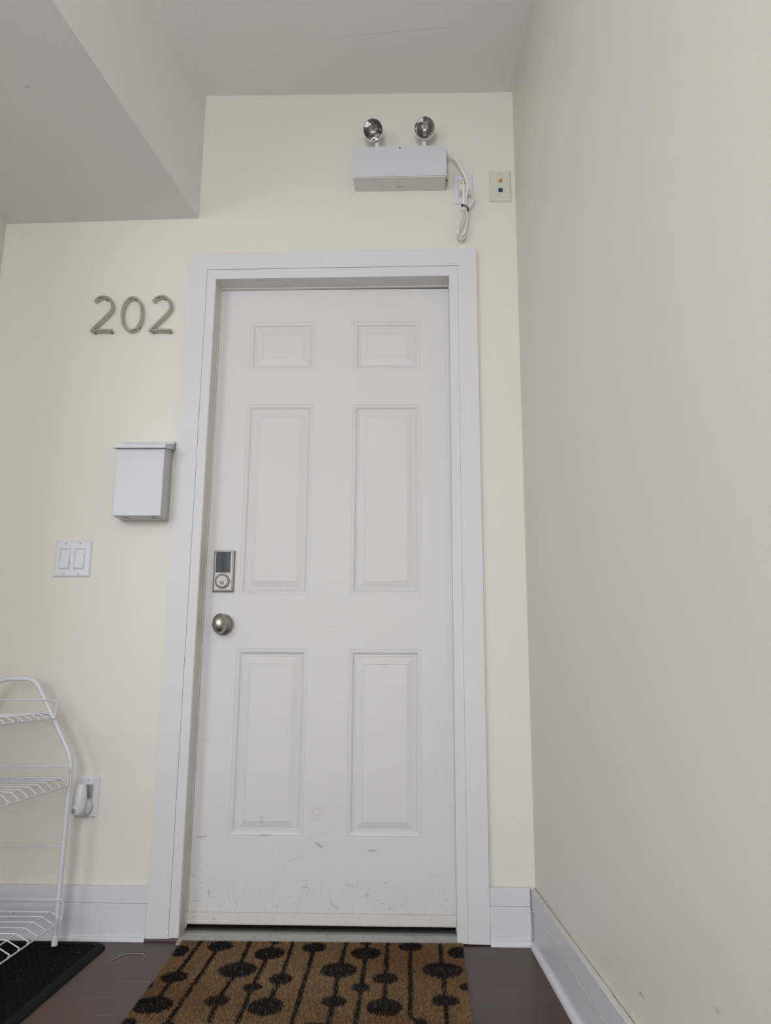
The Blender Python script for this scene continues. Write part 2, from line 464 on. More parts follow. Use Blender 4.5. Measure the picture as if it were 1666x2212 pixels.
# ================================================================== SETTING
H = 2.736
bm = bmesh.new(); box(bm, -3.2, 1.45, -4.8, .16, -.06, 0); fl = struct(fin('floor', bm, M_floor, smooth=0), 'dark brown hardwood plank floor')

# back wall with the door opening (x .082-.895, z 0-2.045)
bm = bmesh.new()
prism_y(bm, [(-.76, -.06), (.085, -.06), (.085, 2.04), (.895, 2.045), (.895, -.06), (1.30, -.06), (1.30, 2.85), (-.76, 2.85)], 0, .16)
struct(fin('wall_back', bm, M_wall, smooth=0), 'cream painted wall around the white entrance door')

# right wall: slightly splayed
def rw(y, z):   # inner face of the right wall
    return 1.0985 + .0082*z/2.736*1.0 + .0285*(-y)
bm = bmesh.new()
hexa(bm, [(rw(0, 0), 0, -.06), (rw(-4.8, 0), -4.8, -.06), (1.50, -4.8, -.06), (1.50, 0, -.06),
          (rw(0, 2.85), 0, 2.85), (rw(-4.8, 2.85), -4.8, 2.85), (1.50, -4.8, 2.85), (1.50, 0, 2.85)])
struct(fin('wall_right', bm, M_wall_r, smooth=0), 'plain cream painted side wall at the right')

# left wall stub beside the rack, further room opens beyond
bm = bmesh.new()
hexa(bm, [(-.76, 0, -.06), (-.76, -1.15, -.06), (-.665, -1.15, -.06), (-.635, 0, -.06),
          (-.76, 0, 2.30), (-.76, -1.15, 2.30), (-.665, -1.15, 2.30), (-.635, 0, 2.30)])
struct(fin('wall_left', bm, M_wall, smooth=0), 'cream painted side wall at the left edge')
bm = bmesh.new()
box(bm, -3.2, -.76, -1.15, -1.0, -.06, 2.85)
struct(fin('wall_back', bm, M_wall, smooth=0), 'cream wall of the room behind the camera')
bm = bmesh.new()
for ya, yb, za, zb in ((-4.8, -3.45, -.06, 2.85), (-2.05, -1.0, -.06, 2.85), (-3.45, -2.05, -.06, .70), (-3.45, -2.05, 2.40, 2.85)):
    box(bm, -3.32, -3.2, ya, yb, za, zb)
struct(fin('wall_left', bm, M_wall, smooth=0), 'cream far side wall of the room behind the camera')

# rear wall with two windows
def wall_rear():
    bm = bmesh.new()
    W = [(-2.62, -1.28, 1.03, 2.57), (-.27, .87, .68, 2.42)]
    xs = [-3.32, -2.62, -1.28, -.27, .87, 1.50]
    zs_all = {1: (1.03, 2.57), 3: (.68, 2.42)}
    for i in range(5):
        if i in zs_all:
            a, c = zs_all[i]
            box(bm, xs[i], xs[i+1], -4.92, -4.8, -.06, a); box(bm, xs[i], xs[i+1], -4.92, -4.8, c, 2.85)
        else: box(bm, xs[i], xs[i+1], -4.92, -4.8, -.06, 2.85)
    struct(fin('wall_rear', bm, M_wall, smooth=0), 'cream wall with windows behind the camera')
    for n, (x0, x1, z0, z1) in enumerate(W):
        bm = bmesh.new(); t = .05
        box(bm, x0, x0+t, -4.9, -4.83, z0, z1); box(bm, x1-t, x1, -4.9, -4.83, z0, z1)
        box(bm, x0+t, x1-t, -4.9, -4.83, z0, z0+t); box(bm, x0+t, x1-t, -4.9, -4.83, z1-t, z1)
        box(bm, x0+t, x1-t, -4.88, -4.85, (z0+z1)/2-.02, (z0+z1)/2+.02)
        struct(fin('window_%d' % (n+1), bm, M_trim, smooth=0), 'white framed window behind the camera')
wall_rear()
bm = bmesh.new(); t_ = .05
for ya, yb, za, zb in ((-3.45, -3.40, .70, 2.40), (-2.10, -2.05, .70, 2.40), (-3.40, -2.10, .70, .75), (-3.40, -2.10, 2.35, 2.40), (-3.40, -2.10, 1.53, 1.57)):
    box(bm, -3.29, -3.23, ya, yb, za, zb)
struct(fin('window_3', bm, M_trim, smooth=0), 'white framed side window behind the camera')

# ceiling (raised part) and the lower boxed soffit at the left
bm = bmesh.new(); box(bm, -3.32, 1.50, -4.92, .16, H, 2.85)
M_ceil2 = M_ceil
struct(fin('ceiling', bm, M_ceil, smooth=0), 'flat grey white ceiling above the door')
bm = bmesh.new()
sx0, sx1 = .0282, .0282-.1305*4.8     # lower edge
tx0, tx1 = .0278, .0278-.1035*4.8     # upper edge
zl, zr = 2.2395, 2.2546
sl = (zr-zl)/(.0282+.635)
xl = -3.2
zz = lambda x: zr + sl*(x-.0282) if x > -.76 else zl
hexa(bm, [(-.76, 0, zz(-.75)), (-.76, -4.8, zz(-.75)), (sx1, -4.8, zr), (sx0, 0, zr),
          (-.76, 0, H), (-.76, -4.8, H), (tx1, -4.8, H), (tx0, 0, H)])
struct(fin('ceiling', bm, M_soff, smooth=0), 'lower boxed ceiling soffit with white side face')


# rough paint edge along part of the soffit corner
bm = bmesh.new()
pts = []
for i in range(90):
    y = -.45-.0065*i
    pts.append((.0282+.1305*y-.0006, y, zr+.0006+random.uniform(-.0016, .0012)*(1 if .3 < i/90 < .75 else .4)))
sweep(bm, pts, circ(.0011, 6))
fin('paint_ridge', bm, M_soff, bpy.data.objects['ceiling.001'], 60)

# --- casing around the door
def casing():
    O = {'tl': (.0093, 2.1141), 'tr': (.9677, 2.1248), 'bl': (.0040, .0065), 'br': (.9680, .0030)}
    G = {'tl': (.0718, 2.0542), 'tr': (.9054, 2.0629), 'bl': (.0690, .0070), 'br': (.9068, .0035)}
    I = {'tl': (.1010, 2.0203), 'tr': (.8770, 2.0275), 'bl': (.0970, .0110), 'br': (.8768, .0040)}
    g = .0007
    yo, yi = -.018, -.0155
    def seg(name, a, b_, lab):
        bm = bmesh.new()
        # outer flat band, inner band set back a little, the fine groove between them
        prism_y(bm, [O[a], O[b_], G[b_], G[a]], yo, .0)
        G2 = {k: (G[k][0]+(.0005 if k[1] == 'l' else -.0005), G[k][1]-(.0009 if k[0] == 't' else 0)) for k in G}
        prism_y(bm, [G2[a], G2[b_], I[b_], I[a]], yi, .0)
        prism_y(bm, [G[a], G[b_], G2[b_], G2[a]], -.0145, .0)
        return struct(fin(name, bm, M_trim, smooth=20, bevel=.0008), lab)
    seg('trim_1', 'bl', 'tl', 'left flat white door casing')
    seg('trim_2', 'tl', 'tr', 'top flat white door casing with mitred corners')
    seg('trim_3', 'tr', 'br', 'right flat white door casing')
    # jamb lining the opening, with the narrow stop bead beside the door face
    bm = bmesh.new()
    def jamb(poly, y0, y1): prism_y(bm, poly, y0, y1)
    jamb([(.085, 0), (.0985, 0), (.1022, 2.0203), (.085, 2.04)], -.012, .125)
    jamb([(.895, 0), (.8790, 0), (.8790, 2.0272), (.895, 2.0435)], -.012, .125)
    jamb([(.085, 2.041), (.1022, 2.0203), (.8790, 2.0272), (.895, 2.045)], -.012, .125)
    # weather strip bead
    jamb([(.0985, .01), (.1008, .01), (.1045, 2.0165), (.1022, 2.0203)], .050, .0585)
    jamb([(.8790, .01), (.8775, .01), (.8775, 2.0235), (.8790, 2.0272)], .050, .0585)
    jamb([(.1022, 2.0203), (.1045, 2.0165), (.8775, 2.0235), (.8790, 2.0272)], .050, .0585)
    struct(fin('trim_4', bm, M_jamb, smooth=20, bevel=.0008), 'white painted door jamb with stop bead')
casing()

# --- threshold
def threshold():
    bm = bmesh.new()
    x0, x1 = .0990, .8790
    prof = [(-.045, .0), (-.044, .004), (-.040, .0068)]
    y = -.036
    while y < .030:
        prof += [(y, .0075+.0025*(y+.036)/.07), (y+.0012, .0042+.0025*(y+.036)/.07), (y+.0036, .0042+.0025*(y+.036)/.07), (y+.0048, .0075+.0025*(y+.036)/.07)]
        y += .0066
    prof += [(.036, .012), (.120, .0125), (.120, 0)]
    a = [bm.verts.new((x0, p[0], p[1])) for p in prof]; c = [bm.verts.new((x1, p[0], p[1])) for p in prof]
    for i in range(len(prof)-1): bm.faces.new([a[i], a[i+1], c[i+1], c[i]])
    bm.faces.new(a); bm.faces.new(c[::-1])
    struct(fin('trim_5', bm, M_alu, smooth=20), 'ribbed worn aluminium door threshold')
    bm = bmesh.new(); box(bm, .0985, .879, .046, .120, .0125, .0165)  # dark blocks stand in for the shade in the gap below the door
    box(bm, .0985, .879, .085, .130, .0165, .04)
    struct(fin('trim_6', bm, M_dark, smooth=0), 'dark strip painted as the shaded gap under the door')
    # shade of the open gap under the left casing, painted as a dark strip
    bm = bmesh.new(); box(bm, .003, .098, -.017, .0, .0, .0068)
    struct(fin('trim_7', bm, new_mat('purple_grey_gap_shade', (.10, .08, .09), .7), smooth=0), 'dark strip painted as the shaded gap under the left casing')
threshold()

# --- baseboards
def base_run(name, p0, p1, z_top, z_mid, label, quarter=True, shoe_h=.011, flip=1, low=.0165, bead=.0016):
    """boards from p0 to p1 (xy on the wall face); n points into the room"""
    a, c = Vector((*p0, 0)), Vector((*p1, 0)); d = (c-a).normalized(); n = Vector((d.y, -d.x, 0))*flip
    def pr(bm, y0, y1, z0, z1, mi=0):
        q = [a+n*y0, c+n*y0, c+n*y1, a+n*y1]
        hexa(bm, [(*p.xy, z0) for p in q]+[(*p.xy, z1) for p in q], mi)
    bm = bmesh.new()
    pr(bm, 0, .013, z_mid+.0008, z_top)         # upper flat band
    pr(bm, 0, low, .0, z_mid-.0004)            # thicker lower board
    pr(bm, 0, .0115, z_mid-.001, z_mid+.001, 1)
    o = struct(fin(name, bm, [M_base, M_seam], smooth=20, bevel=.0008), label)
    # uneven bead of caulk along the top
    bm = bmesh.new()
    L = (c-a).length; N = max(4, int(L/.012)); pts = []
    for i in range(N+1):
        q = a+d*(L*i/N)
        pts.append(q+n*(.004+random.uniform(-.0006, .0006))+Vector((0, 0, z_top+random.uniform(-.0005, .0008))))
    sweep(bm, pts, circ(bead, 6))
    if quarter:
        sweep(bm, [q+n*(.0085+random.uniform(-.0004, .0004))+Vector((0, 0, z_mid-z_top+random.uniform(-.0006, .0006))) for q in pts], circ(.0014, 6))
    fin('caulk_bead', bm, M_caulk, o, 60)
    bm = bmesh.new()
    if quarter:
        sec = [(0, 0), (.0125, 0)]+[(.0125*math.cos(t), .014*math.sin(t)) for t in [math.pi/2*k/6 for k in range(1, 6)]]+[(0, .014)]
        y0 = low
    else:
        sec = [(0, 0), (.010, 0), (.009, shoe_h*.75), (.006, shoe_h), (0, shoe_h)]; y0 = .0165
    A = [bm.verts.new(a+n*(y0+u)+Vector((0, 0, v))) for u, v in sec]; B = [bm.verts.new(c+n*(y0+u)+Vector((0, 0, v))) for u, v in sec]
    m = len(sec)
    for k in range(m): bm.faces.new([A[k], A[(k+1) % m], B[(k+1) % m], B[k]])
    bm.faces.new(A); bm.faces.new(B[::-1])
    fin('shoe_moulding', bm, M_base, o, 40)
    return o
base_run('baseboard_back', (-.635, 0), (.0035, 0), .1405, .0965, 'white baseboard left of the door casing', quarter=False)
base_run('baseboard_back', (.9685, 0), (rw(0, 0)-.0165, 0), .1490, .1005, 'short white baseboard right of the door casing', quarter=False, shoe_h=.014)
base_run('baseboard_right', (rw(0, 0), 0), (rw(-4.8, 0), -4.8), .1450, .0910, 'white baseboard along the right wall', quarter=True, low=.0105, bead=.0034)
base_run('baseboard_left', (-.635, 0), (-.665, -1.15), .1405, .0965, 'white baseboard along the left wall', quarter=False, flip=-1)

# ================================================================== DOOR
def build_door():
    y0, y1 = .060, .104
    x0, x1, z0, z1 = .1003, .8785, .029, 2.0190
    PX = [(.2095, .4310), (.5592, .7822)]
    PZ = [(.2630, .8108), (.9768, 1.6072), (1.7252, 1.9005)]
    bm = bmesh.new()
    xs = [x0, *PX[0], *PX[1], x1]; zs = [z0, *PZ[0], *PZ[1], *PZ[2], z1]
    V = {}
    def vert(x, y, z):
        k = (round(x, 5), round(y, 5), round(z, 5))
        if k not in V: V[k] = bm.verts.new((x, y, z))
        return V[k]
    prof = [(0, 0), (.0012, .0014), (.003, .0014), (.0045, .0008), (.007, .0006), (.0105, .0018), (.0135, .0038), (.0160, .0066), (.0180, .0070),
            (.0188, .0054), (.0215, .0052), (.0225, .0064), (.0245, .0066), (.0452, .0012), (.0462, .0020), (.0475, .0020)]
    for i in range(5):
        for j in range(7):
            a, b_, c, d = xs[i], xs[i+1], zs[j], zs[j+1]
            if i in (1, 3) and j in (1, 3, 5):
                pv = None
                for off, dep in prof:
                    r = [vert(a+off, y0+dep, c+off), vert(b_-off, y0+dep, c+off), vert(b_-off, y0+dep, d-off), vert(a+off, y0+dep, d-off)]
                    if pv:
                        for k in range(4): bm.faces.new([pv[k], pv[(k+1) % 4], r[(k+1) % 4], r[k]])
                    pv = r
                bm.faces.new(pv)
            else:
                bm.faces.new([vert(a, y0, c), vert(b_, y0, c), vert(b_, y0, d), vert(a, y0, d)])
    B = [vert(x0, y1, z0), vert(x1, y1, z0), vert(x1, y1, z1), vert(x0, y1, z1)]
    bm.faces.new(B)
    bm.faces.new([vert(x, y0, z0) for x in xs]+[B[1], B[0]])
    bm.faces.new([vert(x, y0, z1) for x in xs]+[B[2], B[3]])
    bm.faces.new([vert(x0, y0, z) for z in zs]+[B[3], B[0]])
    bm.faces.new([vert(x1, y0, z) for z in zs]+[B[2], B[1]])
    door = struct(fin('door_1', bm, M_door, smooth=12), 'white six-panel entrance door with scuffed lower rail')
    # bottom sweep
    bm = bmesh.new(); box(bm, x0, x1, .0565, .0600, .0275, .0568)
    box(bm, x0, x1, .058, .0600, .0245, .0275)
    fin('door_sweep', bm, M_sweep, door, 20, bevel=.001)
    bm = bmesh.new(); box(bm, x0, x1, .0592, .0601, .0568, .0580)
    fin('sweep_seam', bm, M_seam, door, 0)

    # ---- knob
    kx, kz = .1652, .8845
    bm = bmesh.new()
    lathe(bm, (kx, .060, kz), (0, -1, 0), [(0, .0328), (.003, .0328), (.0045, .0318), (.0052, .0300), (.0065, .0296), (.0085, .0290), (.012, .026), (.0150, .0200), (.0160, .0150), (.0160, 0)], 48)
    rose = fin('door_knob_rose', bm, M_nickel2, door, 30)
    bm = bmesh.new()
    lathe(bm, (kx, .0445, kz), (0, -1, 0), [(0, .0118), (.012, .0100), (.018, .0112), (.0225, .0180), (.0262, .0262), (.0288, .0312), (.0300, .0318), (.0325, .0310), (.0385, .0285), (.0445, .0238), (.0490, .0170), (.0515, .0085), (.0522, 0)], 48)
    for v_ in bm.verts: v_.co.x = kx-.0015+(v_.co.x-kx)*.74
    fin('door_knob', bm, M_nickel, rose, 35)

    # ---- keypad deadbolt
    bx0, bx1, bz0, bz1 = .1268, .1928, .9860, 1.1168
    bm = bmesh.new()
    def ring(i, y): return [(bx0+i, y, bz0+i), (bx1-i, y, bz0+i), (bx1-i, y, bz1-i), (bx0+i, y, bz1-i)]
    R_ = [ring(0, .060), ring(0, .051), ring(.0018, .0482), ring(.0045, .0475), ring(.0055, .0465)]
    vs = [[bm.verts.new(p) for p in r] for r in R_]
    for A, C in zip(vs, vs[1:]):
        for k in range(4): bm.faces.new([A[k], A[(k+1) % 4], C[(k+1) % 4], C[k]])
    bm.faces.new(vs[-1]); bm.faces.new(vs[0])
    lock = fin('keypad_deadbolt', bm, M_nickel2, door, 25, bevel=.0006)
    bm = bmesh.new(); yb = .0465
    N = 10; cols = []
    sx0_, sx1_, sz0_, sz1_ = .1348, .1813, 1.0465, 1.1115
    for i in range(N+1):
        t = i/N; x = sx0_+(sx1_-sx0_)*t; yy = yb-.0008-.0016*math.sin(math.pi*t)
        cols.append([bm.verts.new((x, yb, sz0_)), bm.verts.new((x, yy, sz0_)), bm.verts.new((x, yy, sz1_)), bm.verts.new((x, yb, sz1_))])
    for A, C in zip(cols, cols[1:]):
        for k in range(3): bm.faces.new([A[k], A[k+1], C[k+1], C[k]])
    bm.faces.new(cols[0]); bm.faces.new(cols[-1][::-1])
    s = fin('touchscreen', bm, M_screen, lock, 30); s['label'] = 'dark glass touchscreen'
    bm = bmesh.new(); cx, cz = .1580, 1.0190
    lathe(bm, (cx, yb, cz), (0, -1, 0), [(0, .0234), (.0035, .0230), (.0052, .0217), (.0058, .0197), (.0044, .0184), (.0042, .0174), (.0054, .0166), (.0056, 0)], 48)
    fin('lock_cylinder', bm, M_nickel2, lock, 25)
    bm = bmesh.new(); cz2 = 1.0140
    lathe(bm, (cx, yb-.0056, cz2), (0, -1, 0), [(0, .0068), (.0012, .0066), (.0016, .0058), (.0016, 0)], 32, 0)
    lathe(bm, (cx, yb-.0072, cz2-.0002), (0, -1, 0), [(0, .0019), (.0002, .0019), (.0002, 0)], 12, 1)
    prism_y(bm, [(cx-.0009, cz2-.0046), (cx+.0009, cz2-.0046), (cx+.0009, cz2+.0025), (cx-.0009, cz2+.0025)], yb-.00745, yb-.0071, 1)
    fin('keyway', bm, [M_nickel2, M_dark], lock, 30)
build_door()

# ================================================================== HOUSE NUMBER 202
def digit(name, cx, paths, closed, standoffs, label):
    t = thing(name, (cx, 0, 1.8345), label, 'house number', 'metal digits of the number 202')
    w, h = .0047, .0055
    sec = [(-w, h), (-w, -h*.45), (-w*.45, -h), (w*.45, -h), (w, -h*.45), (w, h)]
    bm = bmesh.new()
    for p in paths: sweep(bm, p, [(a, -c) for a, c in sec], (0, -1, 0), closed=closed)
    fin('digit_bar', bm, M_bronze, t, 30)
    for (x, z) in standoffs:
        bm = bmesh.new(); cyl(bm, (x, .0, z), (x, -.010, z), .0028, seg=12)
        fin('standoff', bm, M_stand, t, 40)
    return t
def two(dx):
    pts = [(-.2976, 1.9400), (-.2905, 1.9500), (-.2820, 1.9553), (-.2700, 1.9580), (-.2570, 1.9548), (-.2465, 1.9465), (-.2395, 1.9340), (-.2372, 1.9230),
           (-.2392, 1.9110), (-.2460, 1.9000), (-.2560, 1.8880), (-.2700, 1.8725), (-.2860, 1.8555), (-.2990, 1.8410), (-.3000, 1.8360)]
    top = catmull([(x+dx, -.0165, z) for x, z in pts[:13]], 4)+[Vector((-.2995+dx, -.0165, 1.8400))]
    bot = [(-.3035+dx, -.0165, 1.8375), (-.2300+dx, -.0165, 1.8375)]
    return [top, [Vector(p) for p in bot]]
digit('house_number', -.267, two(0), False, [(-.262, 1.9530), (-.292, 1.8340), (-.236, 1.8340)],
      'brushed metal digit 2, leftmost of the three digits of 202')
ov = [(-.1700+.0330*math.sin(a), -.0165, 1.8960+.0585*math.cos(a)) for a in [2*math.pi*k/56 for k in range(56)]]
ov = [(x+.004*(z-1.896)/.0585*-.3, y, z) for x, y, z in ov]
digit('house_number', -.170, [ov], True, [(-.1640, 1.9520), (-.1455, 1.8530)], 'brushed metal digit 0 between the two 2s')
digit('house_number', -.075, two(.1945), False, [(-.0675, 1.9545), (-.0985, 1.8345), (-.0425, 1.8345)],
      'brushed metal digit 2, the one nearest the door casing')

# ================================================================== MAILBOX
def mailbox():
    t = thing('mailbox', (-.085, 0, 1.20), 'white metal wall mailbox with hinged lid left of the door', 'mailbox')
    x0, x1, z0, z1, d = -.1575, -.0090, 1.2010, 1.4200, .088
    bm = bmesh.new()
    hexa(bm, [(x0, -d, z0), (x1, -d, z0), (x1, 0, z0), (x0, 0, z0), (x0, -d, z1), (x1, -d, z1), (x1, 0, z1+.026), (x0, 0, z1+.026)])
    b_ = fin('mailbox_body', bm, M_metalw, t, 20, bevel=.0016)
    # raised back plate that the lid hinges on
    bm = bmesh.new(); prism_y(bm, [(-.168, 1.440), (-.0010, 1.440), (-.0010, 1.4565), (-.168, 1.4565)], -.004, 0)
    tube(bm, [(-.168, -.010, 1.4530), (-.001, -.010, 1.4530)], .0042, 12)
    box(bm, -.168, -.001, -.010, -.003, 1.4510, 1.4570)
    fin('hinge_plate', bm, M_metalw, t, 30)
    # lid: sloping sheet with turned-down front and side lips
    bm = bmesh.new()
    X0, X1 = -.1690, -.0020
    yb, zb, yf, zf = -.008, 1.4490, -.1020, 1.4210
    th = .0012
    hexa(bm, [(X0, yf, zf), (X1, yf, zf), (X1, yb, zb), (X0, yb, zb), (X0, yf, zf+th), (X1, yf, zf+th), (X1, yb, zb+th), (X0, yb, zb+th)])
    hexa(bm, [(X0, yf, zf-.0105), (X1, yf, zf-.0105), (X1, yf+th, zf-.0105), (X0, yf+th, zf-.0105), (X0, yf, zf+th), (X1, yf, zf+th), (X1, yf+th, zf+th), (X0, yf+th, zf+th)])
    for xs_ in (X0, X1-th):
        hexa(bm, [(xs_, yf+.006, zf-.0095), (xs_+th, yf+.006, zf-.0095), (xs_+th, yb, zb-.0185), (xs_, yb, zb-.0185),
                  (xs_, yf+.004, zf+th), (xs_+th, yf+.004, zf+th), (xs_+th, yb, zb+th), (xs_, yb, zb+th)])
    fin('mailbox_lid', bm, M_metalw, t, 20, bevel=.0004)
    # slots punched in the bottom
    for (xa, xb, ya, yb_) in ((-.1338, -.1145, -.070, -.0655), (-.1307, -.1136, -.052, -.0480), (-.0453, -.0291, -.070, -.0655), (-.0446, -.026, -.052, -.0480)):
        bm = bmesh.new(); box(bm, xa, xb, ya, yb_, z0-.0006, z0+.001)
        fin('bottom_slot', bm, M_slot, t, 0)
mailbox()

# ================================================================== LIGHT SWITCH
def switch():
    cx, cz = -.3010, 1.0812
    t = thing('light_switch', (cx, 0, 1.025), 'white double rocker light switch left of the mailbox', 'light switch')
    RX = [(-.3421, -.3090), (-.2962, -.2630)]; rz = (1.0490, 1.1135)
    bm = bmesh.new()
    plate_mesh(bm, cx, cz, .1150, .1140, .0060, .0055, [(a, b_, *rz) for a, b_ in RX])
    fin('cover_plate', bm, M_plate, t, 25)
    for a, b_ in RX:
        bm = bmesh.new(); g = .0008
        a, b_ = a+g, b_-g; z0, z1 = rz[0]+g, rz[1]-g
        zm = (z0+z1)/2
        prof = [(.0002, z0), (-.0078, z0), (-.0084, z0+.0015), (-.0062, zm), (-.0056, z1-.001), (-.0050, z1), (.0002, z1)]
        inn = .0022
        # thin frame then the rocker itself
        for (xa, xb, za, zb) in ((a, a+inn, z0, z1), (b_-inn, b_, z0, z1), (a+inn, b_-inn, z0, z0+inn), (a+inn, b_-inn, z1-inn, z1)):
            box(bm, xa, xb, -.0070, 0, za, zb)
        A = [bm.verts.new((a+inn+.0005, y, max(z0+inn+.0005, min(z1-inn-.0005, z)))) for y, z in prof]
        B = [bm.verts.new((b_-inn-.0005, y, max(z0+inn+.0005, min(z1-inn-.0005, z)))) for y, z in prof]
        for k in range(len(prof)-1): bm.faces.new([A[k], A[k+1], B[k+1], B[k]])
        bm.faces.new(A); bm.faces.new(B[::-1])
        fin('rocker', bm, M_plate, t, 12)
    bm = bmesh.new(); box(bm, RX[0][0]-.001, RX[1][1]+.001, -.0015, -.0002, rz[0]-.001, rz[1]+.001)
    fin('switch_body', bm, M_slot, t, 0)
    for i, (x, z) in enumerate(((-.3250, 1.1295), (-.2797, 1.1295), (-.3245, 1.0332), (-.2790, 1.0340))):
        add_screw(x, -.0060, z, t, ang=(-50, 0, 10, 50)[i], r=.0030)
switch()

# ================================================================== OUTLETS
def decora_outlet(cx, cz, label, recept_mat, upper):
    t = thing('wall_outlet', (cx, 0, cz-.057), label, 'outlet')
    hx, hz = .0172, .0343
    bm = bmesh.new(); plate_mesh(bm, cx, cz, .0695, .1150, .0058, .0055, [(cx-hx, cx+hx, cz-hz, cz+hz)])
    fin('cover_plate', bm, M_plate, t, 25)
    bm = bmesh.new(); box(bm, cx-hx+.0007, cx+hx-.0007, -.0050, -.0001, cz-hz+.0007, cz+hz-.0007)
    r = fin('receptacle', bm, recept_mat, t, 20, bevel=.0008)
    bm = bmesh.new(); box(bm, cx-hx-.001, cx+hx+.001, -.0012, -.00005, cz-hz-.001, cz+hz+.001)
    fin('receptacle_gap', bm, M_dark, t, 0)
    for zc in ((cz+.0195, cz-.0195) if upper else ()):
        for dx, hh in ((-.0064, .0040), (.0064, .0034)):
            bm = bmesh.new(); box(bm, cx+dx-.0011, cx+dx+.0011, -.0053, -.0040, zc+.002-hh, zc+.002+hh)
            fin('prong_slot', bm, M_dark, r, 0)
        bm = bmesh.new(); lathe(bm, (cx, -.0040, zc-.0085), (0, -1, 0), [(0, .0024), (.0013, .0024), (.0013, 0)], 12)
        fin('ground_hole', bm, M_dark, r, 0)
    if not upper:
        bm = bmesh.new(); box(bm, cx-hx+.0007, cx+hx-.0007, -.0056, -.0048, cz-hz+.0007, cz-.0065)
        box(bm, cx-hx+.0007, cx+hx-.0007, -.0056, -.0048, cz-.0048, cz-.0030)
        fin('socket_face', bm, M_plate, r, 20)
    add_screw(cx, -.0058, cz+.0482, t, ang=35, r=.0028); add_screw(cx, -.0058, cz-.0482, t, ang=80, r=.0028)
    return t
decora_outlet(.9285, 2.3545, 'white wall outlet plate with ivory receptacle high beside the emergency light', M_ivory, True)
decora_outlet(-.1965, .3795, 'white wall outlet low on the wall beside the wire rack', M_grey, False)

# ---- coax / network plate
def jack_plate():
    cx, cz = 1.0550, 2.3645
    t = thing('jack_plate', (cx, 0, cz-.059), 'almond cable and network jack plate near the right corner', 'wall plate')
    bm = bmesh.new(); plate_mesh(bm, cx, cz, .0745, .1190, .0062, .0060)
    fin('cover_plate', bm, M_almond, t, 25)
    bm = bmesh.new(); z = 2.3820
    box(bm, cx-.0072, cx+.0072, -.0068, -.0060, z-.0075, z+.0090)
    lathe(bm, (cx, -.0066, z), (0, -1, 0), [(0, .0070), (.0030, .0070), (.0030, .0052), (.0085, .0050), (.0092, .0042), (.0070, .0036), (.0070, 0)], 6, 1)
    fin('coax_connector', bm, [M_almond, M_gold], t, 20)
    bm = bmesh.new(); z = 2.3478; w = .0074
    for (xa, xb, za, zb) in ((-w, -w+.0016, -w, w), (w-.0016, w, -w, w), (-w+.0016, w-.0016, w-.0052, w), (-w+.0016, w-.0016, -w, -w+.0010)):
        box(bm, cx+xa, cx+xb, -.0078, -.0060, z+za, z+zb, 0)
    box(bm, cx-w+.0012, cx+w-.0012, -.0066, -.0060, z-w+.0008, z+w-.005, 1)
    fin('network_jack', bm, [M_blue, new_mat('dark_blue_jack_hole', (.006, .018, .06), .5)], t, 0)
    add_screw(cx+.0008, -.0062, 2.4085, t, ang=40, r=.0026); add_screw(cx+.0006, -.0062, 2.3245, t, ang=20, r=.0022)
jack_plate()

